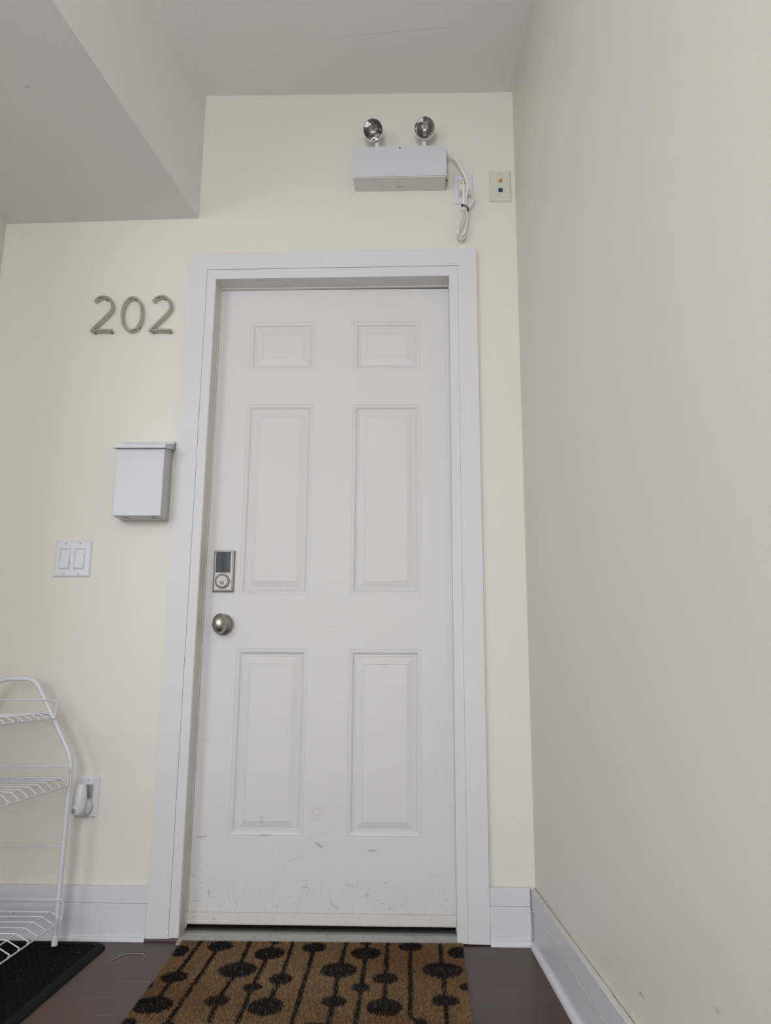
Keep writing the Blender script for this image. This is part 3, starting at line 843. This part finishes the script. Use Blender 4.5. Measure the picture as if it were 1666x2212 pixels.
# ================================================================== EMERGENCY LIGHT
def emergency_light():
    x0, x1, z0, z1, d = .5612, .8682, 2.3540, 2.4690, .074
    t = thing('emergency_light', ((x0+x1)/2, 0, z0), 'white twin-head emergency light box with dangling cord above the door', 'emergency light')
    bm = bmesh.new(); box(bm, x0+.0012, x1-.0012, -d+.002, 0, z0, z1-.0010)
    fin('battery_box', bm, M_metalb, t, 20, bevel=.0010)
    # front cover: sheet with returns on the sides, its bottom edge sits a little proud and not quite level
    bm = bmesh.new()
    hexa(bm, [(x0-.0022, -d-.0008, z0+.0010), (x1+.0006, -d-.0008, z0+.0042), (x1+.0006, -d+.0010, z0+.0042), (x0-.0022, -d+.0010, z0+.0010),
              (x0-.0012, -d-.0006, z1), (x1+.0006, -d-.0006, z1+.0014), (x1+.0006, -d+.0010, z1+.0014), (x0-.0012, -d+.0010, z1)])
    for xa, xb in ((x0-.0014, x0-.0004), (x1-.0002, x1+.0008)):
        box(bm, xa, xb, -d, -.004, z0+.004, z1+.0004)
    hexa(bm, [(x0-.0014, -d, z1-.0004), (x1+.0006, -d, z1+.0006), (x1+.0006, -d+.012, z1+.0006), (x0-.0014, -d+.012, z1-.0004),
              (x0-.0014, -d, z1+.0002), (x1+.0006, -d, z1+.0014), (x1+.0006, -d+.012, z1+.0014), (x0-.0014, -d+.012, z1+.0002)])
    fin('front_cover', bm, M_metalb, t, 20, bevel=.0006)
    # bottom tray front lip
    bm = bmesh.new(); box(bm, x0-.0016, x1-.0020, -d-.0026, -d+.004, z0-.0026, z0-.0004)
    box(bm, x0+.0004, x1-.002, -d-.001, -.0005, z0-.0018, z0-.0002)
    fin('bottom_tray', bm, new_mat('white_painted_tray', (.74, .74, .71), .45), t, 20, bevel=.0008)
    bm = bmesh.new()   # half-moon knockout on the underside
    pts = [((x0+x1)/2-.0010+.0105*math.cos(a), -.0330+.0105*math.sin(a), z0-.0022) for a in [math.pi*k/14 for k in range(15)]]
    sweep(bm, pts, circ(.0007, 6)); fin('knockout', bm, M_slot, t, 40)
    for xx in ((x0+x1)/2-.056, (x0+x1)/2+.054):
        bm = bmesh.new(); cyl(bm, (xx, -.031, z0-.0018), (xx, -.031, z0-.0026), .0016, seg=10); fin('rivet', bm, M_slot, t, 30)
    bm = bmesh.new(); lathe(bm, ((x0+x1)/2-.001, -d-.0008, z1-.0045), (0, -1, 0), [(0, .0034), (.001, .0034), (.0016, .0026), (.0010, .0016), (.0010, 0)], 20)
    fin('cover_screw', bm, new_mat('dark_screw_ring', (.22, .22, .22), .35, metal=.7), t, 25)
    bm = bmesh.new(); box(bm, x1-.001, x1+.0065, -.0330, -.0270, 2.3655, 2.3740)
    fin('indicator', bm, M_red, t, 20, bevel=.0008)
    # lamp heads
    def head(cx, cy, cz, yaw, tilt, nx, ny):
        n = Vector((math.sin(yaw)*math.cos(tilt), -math.cos(yaw)*math.cos(tilt), -math.sin(tilt)))
        c = Vector((cx, cy, cz))
        K = .945; S_ = lambda P_: [(h_*K, r_*K) for h_, r_ in P_]
        bm = bmesh.new()   # housing bucket, opens to the front
        lathe(bm, c, n, S_([(-.034, 0), (-.034, .012), (-.030, .020), (-.018, .031), (-.008, .0365), (0, .0382), (.0035, .0392), (.0050, .0385), (.0052, .0368), (.0010, .0352)]), 48, cap=False)
        hd = fin('lamp_head', bm, M_headw, t, 30)
        bm = bmesh.new()   # parabolic reflector
        lathe(bm, c, n, S_([(-.0275, .0035), (-.0270, .008), (-.0230, .0165), (-.0165, .0240), (-.0080, .0300), (.0005, .0350)]), 48, cap=False)
        fin('reflector', bm, M_chrome, hd, 60)
        bm = bmesh.new(); lathe(bm, c, n, [(-.0275, .0034), (-.016, .0034), (-.0135, .0028), (-.0125, 0)], 16)
        fin('bulb', bm, M_bulb, hd, 50)
        # ribbed lens: vertical flutes moulded into a shallow disc
        bm = bmesh.new(); R = frame_of(n)
        upv = R.inverted() @ Vector((0, 0, 1)); a0 = math.atan2(upv.y, upv.x)
        NR, NA = 14, 72; rings = []
        rad = .0351*K
        def pt(r, a, back):
            x, y = r*math.cos(a), r*math.sin(a)
            u = x*math.sin(a0)-y*math.cos(a0)
            h = .0040*(1-(r/rad)**2)*.5 + .0018
            if back: h = .0008 + .0009*math.sin(u*2*math.pi/.0052)*(1 if r < rad*.97 else 0)
            return c + R @ Vector((x, y, h))
        for back in (False, True):
            cen = bm.verts.new(pt(0, 0, back)); prev = None; rs = []
            for i in range(1, NR+1):
                r = rad*i/NR; rs.append([bm.verts.new(pt(r, 2*math.pi*k/NA, back)) for k in range(NA)])
            for k in range(NA): bm.faces.new([cen, rs[0][k], rs[0][(k+1) % NA]])
            for A, C in zip(rs, rs[1:]):
                for k in range(NA): bm.faces.new([A[k], A[(k+1) % NA], C[(k+1) % NA], C[k]])
            rings.append(rs[-1])
        for k in range(NA): bm.faces.new([rings[0][k], rings[0][(k+1) % NA], rings[1][(k+1) % NA], rings[1][k]])
        fin('lens', bm, M_lens, hd, 60)
        # swivel neck to the top of the box
        bm = bmesh.new()
        back = c - n*.040 - Vector((0, 0, .026))
        foot = Vector((nx, ny, z1-.001))
        tube(bm, [foot, foot+Vector((0, 0, .006)), (foot+back)/2+Vector((0, 0, .002)), back+Vector((0, 0, -.002)), back+Vector((0, 0, .004))], .0080, 14)
        lathe(bm, foot, (0, 0, 1), [(0, .0125), (.004, .0125), (.006, .0095), (.010, .0085), (.010, 0)], 24)
        box(bm, back.x-.0085, back.x+.0085, back.y-.006, back.y+.006, back.z-.014, back.z+.002)
        fin('swivel_neck', bm, M_headw, hd, 30, bevel=.001)
    head(.6230, -.070, 2.5375, math.radians(-21), math.radians(34), .6365, -.036)
    head(.7970, -.068, 2.5445, math.radians(1), math.radians(34), .7955, -.034)
    # grommet and cord
    bm = bmesh.new(); lathe(bm, (x1, -.040, 2.4645), (1, 0, 0), [(0, .0130), (.002, .0130), (.0065, .0095), (.0095, .0075), (.0095, 0)], 24)
    fin('cord_grommet', bm, M_plate, t, 30)
    # flat three-core cord
    sec = []
    for k in range(24):
        a = 2*math.pi*k/24; u = .0046*math.cos(a); v = .0019*math.sin(a)*(1-.28*abs(math.cos(3*math.acos(max(-1, min(1, u/.0046)))+math.pi/2))**.8)
        sec.append((u, v))
    Y = lambda p, y: [(x, y[i] if isinstance(y, list) else y, z) for i, (x, z) in enumerate(p)]
    bm = bmesh.new()
    A = [(.8745, 2.4642), (.883, 2.4630), (.8964, 2.4530), (.908, 2.4335), (.921, 2.403), (.9324, 2.3755), (.9392, 2.352), (.9401, 2.330), (.9370, 2.311), (.9325, 2.288), (.9310, 2.262), (.9305, 2.250)]
    yA = [-.040, -.040, -.041, -.042, -.044, -.046, -.047, -.046, -.044, -.041, -.038, -.036]
    def tw(a0, a1):
        return lambda s: Vector((math.sin(a0+(a1-a0)*s), -math.cos(a0+(a1-a0)*s), 0))
    sweep(bm, catmull(Y(A, yA), 8), sec, tw(.35, .2))
    # folded lengths held by the tie
    Fd = [(.9225, 2.250), (.9245, 2.268), (.9260, 2.293), (.9262, 2.318), (.9262, 2.336), (.9270, 2.3435)]
    sweep(bm, catmull(Y(Fd, [-.044, -.047, -.051, -.053, -.050, -.043]), 8), sec, (0, -1, 0))
    LR = [(.9320, 2.252), (.9335, 2.268), (.9345, 2.292), (.9380, 2.309), (.9465, 2.3205), (.956, 2.3225), (.9625, 2.309), (.9607, 2.294), (.953, 2.279), (.9405, 2.265), (.9335, 2.252)]
    sweep(bm, catmull(Y(LR, [-.037, -.037, -.037, -.036, -.034, -.030, -.027, -.027, -.030, -.034, -.036]), 8), sec, lambda s: Vector((math.cos(math.pi*(1.15-1.3*s)), -.75, math.sin(math.pi*(1.15-1.3*s))*.8)))
    LL = [(.9300, 2.262), (.9258, 2.244), (.9140, 2.211), (.9062, 2.185), (.9052, 2.169), (.9110, 2.159), (.9195, 2.1605), (.9290, 2.176), (.9360, 2.203), (.9380, 2.231), (.9340, 2.253), (.9315, 2.262)]
    sweep(bm, catmull(Y(LL, [-.040, -.041, -.042, -.042, -.041, -.040, -.039, -.037, -.036, -.036, -.037, -.038]), 8), sec, lambda s: Vector((-math.cos(math.pi*s)*1.0, -.55, math.sin(math.pi*s)*.9)))
    L2 = [(.9325, 2.262), (.9300, 2.2375), (.9250, 2.2134), (.9130, 2.184), (.9075, 2.1657), (.9150, 2.1525), (.9255, 2.1575), (.9345, 2.180), (.9405, 2.2096), (.9410, 2.241), (.9340, 2.262)]
    sweep(bm, catmull(Y(L2, [-.034, -.032, -.030, -.028, -.027, -.026, -.026, -.027, -.029, -.031, -.034]), 8), sec, lambda s: Vector((-math.cos(math.pi*s)*1.0, -.6, math.sin(math.pi*s)*.9)))
    cord = fin('power_cord', bm, M_cord, t, 50)
    # plug seated in the lower socket
    bm = bmesh.new()
    px, pz = .9255, 2.3350
    sweep(bm, [(px, -.005, pz), (px, -.012, pz), (px, -.026, pz-.001), (px, -.034, pz-.003), (px+.0003, -.042, pz-.001)], [(.0125*math.cos(a)*(1 if abs(math.cos(a)) < .9 else .96), .0115*math.sin(a)) for a in [2*math.pi*k/20 for k in range(20)]], (0, 0, 1))
    fin('plug', bm, M_cord, cord, 40, bevel=.001)
    bm = bmesh.new()
    ring = [(.9215, -.050, 2.2625), (.9310, -.053, 2.2600), (.9405, -.045, 2.2560), (.9405, -.028, 2.2560), (.9310, -.023, 2.2600), (.9215, -.030, 2.2625)]
    sweep(bm, catmull(ring, 6, True), [(.0022, .0006), (-.0022, .0006), (-.0022, -.0006), (.0022, -.0006)], (0, 0, 1), closed=True)
    box(bm, .9180, .9240, -.054, -.047, 2.2590, 2.2660)
    sweep(bm, [(.9405, -.044, 2.2560), (.9425, -.047, 2.2510), (.9420, -.049, 2.2450)], [(.0008, .0016), (-.0008, .0016), (-.0008, -.0016), (.0008, -.0016)], (1, 0, 0))
    fin('cable_tie', bm, M_black, cord, 30)['label'] = 'black cable tie'
emergency_light()

# ================================================================== NIGHT LIGHT
def night_light():
    t = thing('night_light', (-.197, -.005, .336), 'white plug-in night light with clear sensor plugged into the low outlet', 'night light')
    # egg-shaped base hugging the socket
    bm = bmesh.new()
    c = Vector((-.1925, -.0, .3535))
    lathe(bm, (-.1940, -.0055, .3540), (-.10, -1, 0), [(0, 0), (0, .0150), (.004, .0185), (.014, .0195), (.026, .0175), (.034, .012), (.036, 0)], 28)
    bmesh.ops.scale(bm, vec=(1, 1, 1.25), space=Matrix.Translation(-Vector((-.1940, 0, .3540))), verts=bm.verts)
    fin('plug_base', bm, M_plate, t, 50)
    # tapered shade, wider at the bottom, curved front
    bm = bmesh.new()
    prof = [(.4215, .0118, .0085), (.4195, .0135, .0105), (.4120, .0155, .0130), (.3970, .0178, .0155), (.3820, .0195, .0170), (.3660, .0208, .0180), (.3520, .0210, .0180), (.3440, .0200, .0170), (.3395, .0180, .0150)]
    rings = []
    for z, a, b_ in prof:
        rg = []
        for k in range(32):
            th = 2*math.pi*k/32
            zz_ = z
            # lower edge climbs towards the right and back
            x = a*math.cos(th); y = b_*math.sin(th)
            if z < .366: zz_ = z + .016*max(0, (x/a)*.6+(y/b_)*.35)
            rg.append(bm.verts.new((-.1985+x-(.4215-z)*.045, -.0475+y*1.0, zz_)))
        rings.append(rg)
    for A, C in zip(rings, rings[1:]):
        for k in range(32): bm.faces.new([A[k], A[(k+1) % 32], C[(k+1) % 32], C[k]])
    bm.faces.new(rings[0]); bm.faces.new(rings[-1][::-1])
    # rim ledge on the top
    sh = fin('shade', bm, M_plate, t, 45)
    bm = bmesh.new()
    sweep(bm, [(-.2115, -.0655, .3830), (-.2050, -.0660, .3730), (-.2035, -.0655, .3660)], circ(.0005, 6))
    sweep(bm, [(-.2130, -.0640, .3650), (-.2050, -.0665, .3720), (-.1985, -.0655, .3790)], circ(.0005, 6))
    fin('leaf_groove', bm, new_mat('groove_grey', (.6, .6, .62), .5), sh, 50)
    bm = bmesh.new()
    lathe(bm, (-.1990, -.0470, .3345), (0, 0, 1), [(0, 0), (0, .0125), (.003, .0150), (.012, .0160), (.024, .0160), (.024, 0)], 32)
    fin('clear_diffuser', bm, M_glassgrey, t, 40)['label'] = 'clear grey lower diffuser'
    bm = bmesh.new(); lathe(bm, (-.2085, -.0628, .3495), (-.25, -1, -.15), [(0, .0068), (.0012, .0066), (.0018, .0052), (.0026, .003), (.003, 0)], 24)
    fin('sensor', bm, M_sensor, t, 50)['label'] = 'round glassy light sensor'
night_light()

# ================================================================== SHOE RACK
def rack():
    t = thing('shoe_rack', (-.39, -.45, .012), 'white tubular wire shoe rack standing on the black mat', 'shoe rack')
    yF, yN = -.108, -.760
    cx = -.3855
    for y in (yF, yN):
        bm = bmesh.new()
        pts = [(-.2130, y, .020), (-.2098, y, .3950), (-.2096, y, .4975), (-.3340, y, .7162), (2*cx+.3340, y, .7162), (2*cx+.2096, y, .4975), (2*cx+.2098, y, .3950), (2*cx+.2130, y, .020)]
        tube(bm, rounded(pts, [0, .02, .030, .030, .030, .030, .02, 0], 8), .0066, 14)
        fr = fin('end_frame', bm, M_rack, t, 50)
        for x in (-.2130, 2*cx+.2130):
            bm = bmesh.new(); lathe(bm, (x, y, .0128), (0, 0, 1), [(0, .0078), (.001, .0086), (.024, .0080), (.026, .0068), (.026, 0)], 16)
            fin('foot_cap', bm, M_rackcap, fr, 30)
        bm = bmesh.new(); tube(bm, [(-.2140, y, .2635), (2*cx+.2140, y, .2635)], .0018, 8)
        fin('cross_wire', bm, M_rack, fr, 50)
    W = .0019
    for (xu, zu, xl_, zl_, zg) in ((-.2900, .6205, -.2615, .6060, .6570), (-.2345, .4445, -.2092, .4240, .4760), (-.2320, .0985, -.1945, .0780, .1310)):
        s = bpy.data.objects.new('shelf', None); COL.objects.link(s); s.parent = t
        s.matrix_parent_inverse = Matrix.Translation(-t.location)
        bx = 2*cx-xl_-.01    # back side
        bm = bmesh.new()
        # rails along the rack
        tube(bm, [(xu, yF+.012, zu-.0024), (xu, yN-.004, zu-.0024)], W, 8)
        tube(bm, [(xu-.10, yF+.012, zu-.0024), (xu-.10, yN-.004, zu-.0024)], W, 8)
        tube(bm, [(bx+.02, yF+.012, zu-.0024), (bx+.02, yN-.004, zu-.0024)], W, 8)
        rl = fin('shelf_rail', bm, M_rack, s, 50)
        # front lip rail with the raised guards at both ends
        bm = bmesh.new()
        ring = rounded([(xl_-.2, yF-.011, zg), (xl_, yF-.011, zg), (xl_, yF-.011, zl_), (xl_, yN+.011, zl_), (xl_, yN+.011, zg), (bx, yN+.011, zg), (bx, yN+.011, zl_+.01), (bx, yF-.011, zl_+.01), (bx, yF-.011, zg), (xl_-.2, yF-.011, zg)], .010, 5)
        tube(bm, ring, W*1.0, 8)
        fin('guard_rail', bm, M_rack, s, 50)
        for y in (yF, yN):
            tie = bmesh.new()
            tube(tie, [(xl_-.004 if xu < -.26 else -.212, y, zu-.004), (bx+.01, y, zu-.004)], W*1.1, 8)
            fin('hook_wire', tie, M_rack, s, 50)
        n = int((abs(yN-yF)-.01)/.0478)
        for k in range(n+1):
            y = yF-.004-.0478*k
            bm = bmesh.new()
            tube(bm, rounded([(bx, y, zu-.002), (xu, y, zu), (xl_-.001, y, zl_+.001), (xl_+.0005, y-.016, zl_+.0032)], [0, .006, .006, 0], 4), W*.85, 8)
            fin('shelf_wire', bm, M_rack, s, 50)
rack()

# ================================================================== BLACK RUBBER MAT
def black_mat():
    t = thing('floor_mat', (-.33, -.5, 0), 'black ribbed rubber-edged mat under the shoe rack', 'floor mat')
    x0, x1, y0, y1, r = -.615, -.0815, -1.04, -.046, .05
    def outline(i, n=8):
        out = []
        for (cx, cy, a0) in ((x1-r, y1-r, 0), (x0+r, y1-r, 90), (x0+r, y0+r, 180), (x1-r, y0+r, 270)):
            for k in range(n+1):
                a = math.radians(a0+90*k/n); q = max(r-i, .004)
                out.append((cx+q*math.cos(a) + (0), cy+q*math.sin(a)))
        return out
    # the mat lies very slightly turned
    def skew(p): return (p[0]+.012*(p[1]+.13)*1.0*-1*-1, p[1])
    bm = bmesh.new(); L = []
    for i, z in ((0, 0), (.001, .0035), (.004, .0065), (.018, .0095), (.022, .0100), (.026, .0092), (.027, .0070)):
        L.append([bm.verts.new((*skew(p), z)) for p in outline(i)])
    m = len(L[0])
    for A, C in zip(L, L[1:]):
        for k in range(m): bm.faces.new([A[k], A[(k+1) % m], C[(k+1) % m], C[k]])
    bm.faces.new(L[0])
    fin('rubber_border', bm, M_rubber, t, 40)
    # ribbed pile field, diagonal ribs broken into chevron lengths
    xs = np.arange(x0+.027, x1-.0265, .0030); ys = np.arange(y0+.027, y1-.0265, .0045)
    bm = bmesh.new(); g = []
    for x in xs:
        col = []
        for y in ys:
            cxn = x1-r; cyn = y1-r
            xx, yy = x, y
            if x > cxn and y > cyn:   # follow the rounded corner
                dx, dy = x-cxn, y-cyn; l = math.hypot(dx, dy); q = r-.026
                if l > q: xx, yy = cxn+dx*q/l, cyn+dy*q/l
            w = math.sin((x*1.0+.55*y)*2*math.pi/.034)
            w = max(0, w)**.6
            brk = 1 if math.sin((y-.5*x)*2*math.pi/.075) > -.82 else .35
            edge = min(1, max(0, min(x-xs[0], xs[-1]-x, y-ys[0], ys[-1]-y)/.012))
            if x > cxn and y > cyn: edge = min(edge, max(0, (q-min(l, q))/.012))
            z = .0062+.0050*w*brk*edge + .0007*random.random()
            col.append(bm.verts.new((*skew((xx, yy)), z)))
        g.append(col)
    for i in range(len(xs)-1):
        for j in range(len(ys)-1):
            try: bm.faces.new([g[i][j], g[i+1][j], g[i+1][j+1], g[i][j+1]])
            except ValueError: pass
    fin('ribbed_pile', bm, M_ribs, t, 0)
black_mat()

# ================================================================== COIR DOORMAT
def coir_mat():
    t = thing('doormat', (.50, -.31, 0), 'brown coir doormat with black dots on stems in front of the door', 'doormat')
    C = [(.1183, -.0470), (.8882, -.0380), (.8700, -.5690), (.1405, -.5880)]
    ELL = [(.232,-.085,.035,.040),(.134,-.132,.023,.046),(.374,-.137,.040,.050),(.487,-.084,.033,.038),(.629,-.124,.040,.048),(.746,-.069,.033,.036),
     (.875,-.112,.030,.046),(.172,-.315,.032,.038),(.316,-.260,.048,.054),(.432,-.318,.029,.036),(.373,-.373,.023,.027),(.567,-.251,.046,.052),
     (.628,-.364,.022,.027),(.684,-.302,.031,.036),(.825,-.241,.051,.053),(.878,-.355,.018,.025),(.172,-.485,.045,.048),(.310,-.455,.029,.031),
     (.424,-.482,.040,.051),(.572,-.449,.029,.033),(.686,-.476,.041,.048),(.823,-.434,.031,.037),(.126,-.376,.014,.021),(.375,-.048,.016,.015),
     (.624,-.045,.016,.015),(.765,-.560,.014,.026),(.150,-.580,.020,.022),(.235,-.590,.016,.018),(.545,-.585,.030,.02)]
    LN = [[(.170,-.035),(.173,-.275),(.172,-.487)],[(.230,-.09),(.232,-.57)],[(.305,-.034),(.316,-.261),(.310,-.455),(.319,-.568)],
     [(.372,-.039),(.374,-.138),(.373,-.373),(.379,-.573)],[(.424,-.041),(.432,-.319),(.424,-.483)],[(.487,-.085),(.494,-.580)],
     [(.570,-.035),(.567,-.253),(.572,-.450),(.570,-.572)],[(.627,-.038),(.629,-.126),(.628,-.365),(.628,-.570)],[(.684,-.035),(.684,-.303),(.686,-.478)],
     [(.746,-.069),(.743,-.522),(.765,-.560)],[(.828,-.019),(.825,-.242),(.823,-.435),(.820,-.590)]]
    rng = np.random.default_rng(3)
    N = 120000
    u, v = rng.random(N), rng.random(N)
    # a quarter of the tufts crowd the rim so the edge looks frayed
    k = rng.random(N); e = rng.random(N)**2*.02
    u = np.where(k < .03, e, np.where(k < .06, 1-e, u)); v = np.where((k > .06) & (k < .10), e, np.where((k > .10) & (k < .14), 1-e, v))
    Ca = np.array(C)
    top = Ca[0]*(1-u)[:, None]+Ca[1]*u[:, None]; bot = Ca[3]*(1-u)[:, None]+Ca[2]*u[:, None]
    P = top*(1-v)[:, None]+bot*v[:, None]
    dark = np.zeros(N, bool)
    jx = P+rng.normal(0, .0016, P.shape)
    for cx, cy, a, b_ in ELL:
        dark |= ((jx[:, 0]-cx)/a)**2+((jx[:, 1]-cy)/b_)**2 < 1
    for L in LN:
        for (xa, ya), (xb, yb) in zip(L, L[1:]):
            d = np.array([xb-xa, yb-ya]); q = jx-[xa, ya]; s = np.clip((q@d)/(d@d), 0, 1)
            dist = np.linalg.norm(q-s[:, None]*d, axis=1); dark |= dist < .0058
    dark &= rng.random(N) > .045
    Ht = rng.uniform(.0030, .0066, N)
    ang = rng.random(N)*2*np.pi; lean = rng.normal(0, .0021, (N, 2)); lean[:, 1] -= .0008
    w = rng.uniform(.0004, .0009, N)
    z0 = np.full(N, .0075)
    dx, dy = np.cos(ang)*w, np.sin(ang)*w
    a = np.stack([P[:, 0]-dx, P[:, 1]-dy, z0], 1); b = np.stack([P[:, 0]+dx, P[:, 1]+dy, z0], 1)
    c = np.stack([P[:, 0]+lean[:, 0]+dx*.5, P[:, 1]+lean[:, 1]+dy*.5, z0+Ht], 1)
    d4 = np.stack([P[:, 0]+lean[:, 0]-dx*.5, P[:, 1]+lean[:, 1]-dy*.5, z0+Ht], 1)
    V = np.stack([a, b, c, d4], 1).reshape(-1, 3)
    F = np.arange(4*N).reshape(-1, 4)
    tan1 = new_mat('tan_coir_fibre', (.275, .172, .092), .85, spec=.15)
    tan2 = new_mat('reddish_coir_fibre', (.20, .108, .054), .85, spec=.15)
    tan3 = new_mat('pale_coir_fibre', (.32, .215, .125), .85, spec=.15)
    blk = new_mat('black_dyed_fibre', (.012, .011, .011), .8, spec=.2)
    blk2 = new_mat('worn_black_fibre', (.045, .038, .033), .85, spec=.2)
    # patches of redder and paler fibre across the mat
    pat = np.sin(P[:, 0]*9+1)+np.sin(P[:, 1]*13+P[:, 0]*5)+rng.normal(0, .9, N)
    mi = np.where(pat > .9, 1, np.where(pat < -1.7, 2, 0))
    wear = (P[:, 1] < -.22) & (P[:, 0] > .25)
    mi = np.where(dark, np.where(rng.random(N) < np.where(wear, .45, .08), 4, 3), mi)
    me = bpy.data.meshes.new('coir_pile'); me.from_pydata(V.tolist(), [], F.tolist())
    for m in (tan1, tan2, tan3, blk, blk2): me.materials.append(m)
    me.polygons.foreach_set('material_index', mi.astype(int).tolist()); me.update()
    pile = bpy.data.objects.new('coir_pile', me); COL.objects.link(pile); pile.parent = t
    pile.matrix_parent_inverse = Matrix.Translation(-t.location); pile['kind'] = 'stuff'
    # body under the pile (dyed with the same pattern) and the dark rubber backing
    bm = bmesh.new(); n1, n2 = 190, 134; g = []
    def isdark(x, y):
        for cx, cy, a_, b_ in ELL:
            if ((x-cx)/a_)**2+((y-cy)/b_)**2 < 1: return True
        for L in LN:
            for (xa, ya), (xb, yb) in zip(L, L[1:]):
                if min(ya, yb)-.005 <= y <= max(ya, yb)+.005:
                    s = (y-ya)/(yb-ya) if yb != ya else 0
                    if abs(x-(xa+(xb-xa)*s)) < .0055: return True
        return False
    for i in range(n1+1):
        row = []
        for j in range(n2+1):
            uu, vv = i/n1, j/n2
            p = (Ca[0]*(1-uu)+Ca[1]*uu)*(1-vv)+(Ca[3]*(1-uu)+Ca[2]*uu)*vv
            row.append(bm.verts.new((p[0], p[1], .0078+random.uniform(-.0010, .0014))))
        g.append(row)
    for i in range(n1):
        for j in range(n2):
            f = bm.faces.new([g[i][j], g[i+1][j], g[i+1][j+1], g[i][j+1]])
            co = f.calc_center_median(); f.material_index = 1 if isdark(co.x, co.y) else 0
    edge = [g[i][0] for i in range(n1+1)]+[g[n1][j] for j in range(1, n2+1)]+[g[i][n2] for i in range(n1-1, -1, -1)]+[g[0][j] for j in range(n2-1, 0, -1)]
    low = [bm.verts.new((v_.co.x, v_.co.y, .003)) for v_ in edge]
    for k in range(len(edge)): bm.faces.new([edge[k], edge[(k+1) % len(edge)], low[(k+1) % len(edge)], low[k]])
    fin('mat_body', bm, [M_coir, blk], t, 0)
    bm = bmesh.new()
    q = [(C[0][0]-.001, C[0][1]), (C[1][0]+.001, C[1][1]), (C[2][0]+.001, C[2][1]-.002), (C[3][0]-.001, C[3][1]-.002)]
    hexa(bm, [(*p, .0002) for p in q]+[(*p, .0032) for p in q])
    fin('rubber_backing', bm, M_rubber, t, 0)
coir_mat()

# a stray curl of thread on the floor between the two mats
bm = bmesh.new()
tube(bm, catmull([(-.030, -.178, .0012), (-.0146, -.131, .0014), (.0099, -.1227, .0012), (.0330, -.126, .0014), (.0455, -.143, .0012), (.0503, -.1779, .0012)], 6), .0009, 6)
o = fin('thread', bm, new_mat('pale_thread', (.35, .31, .27), .8), None, 50)
o['label'] = 'thin pale curl of thread on the floor between the mats'; o['category'] = 'thread'
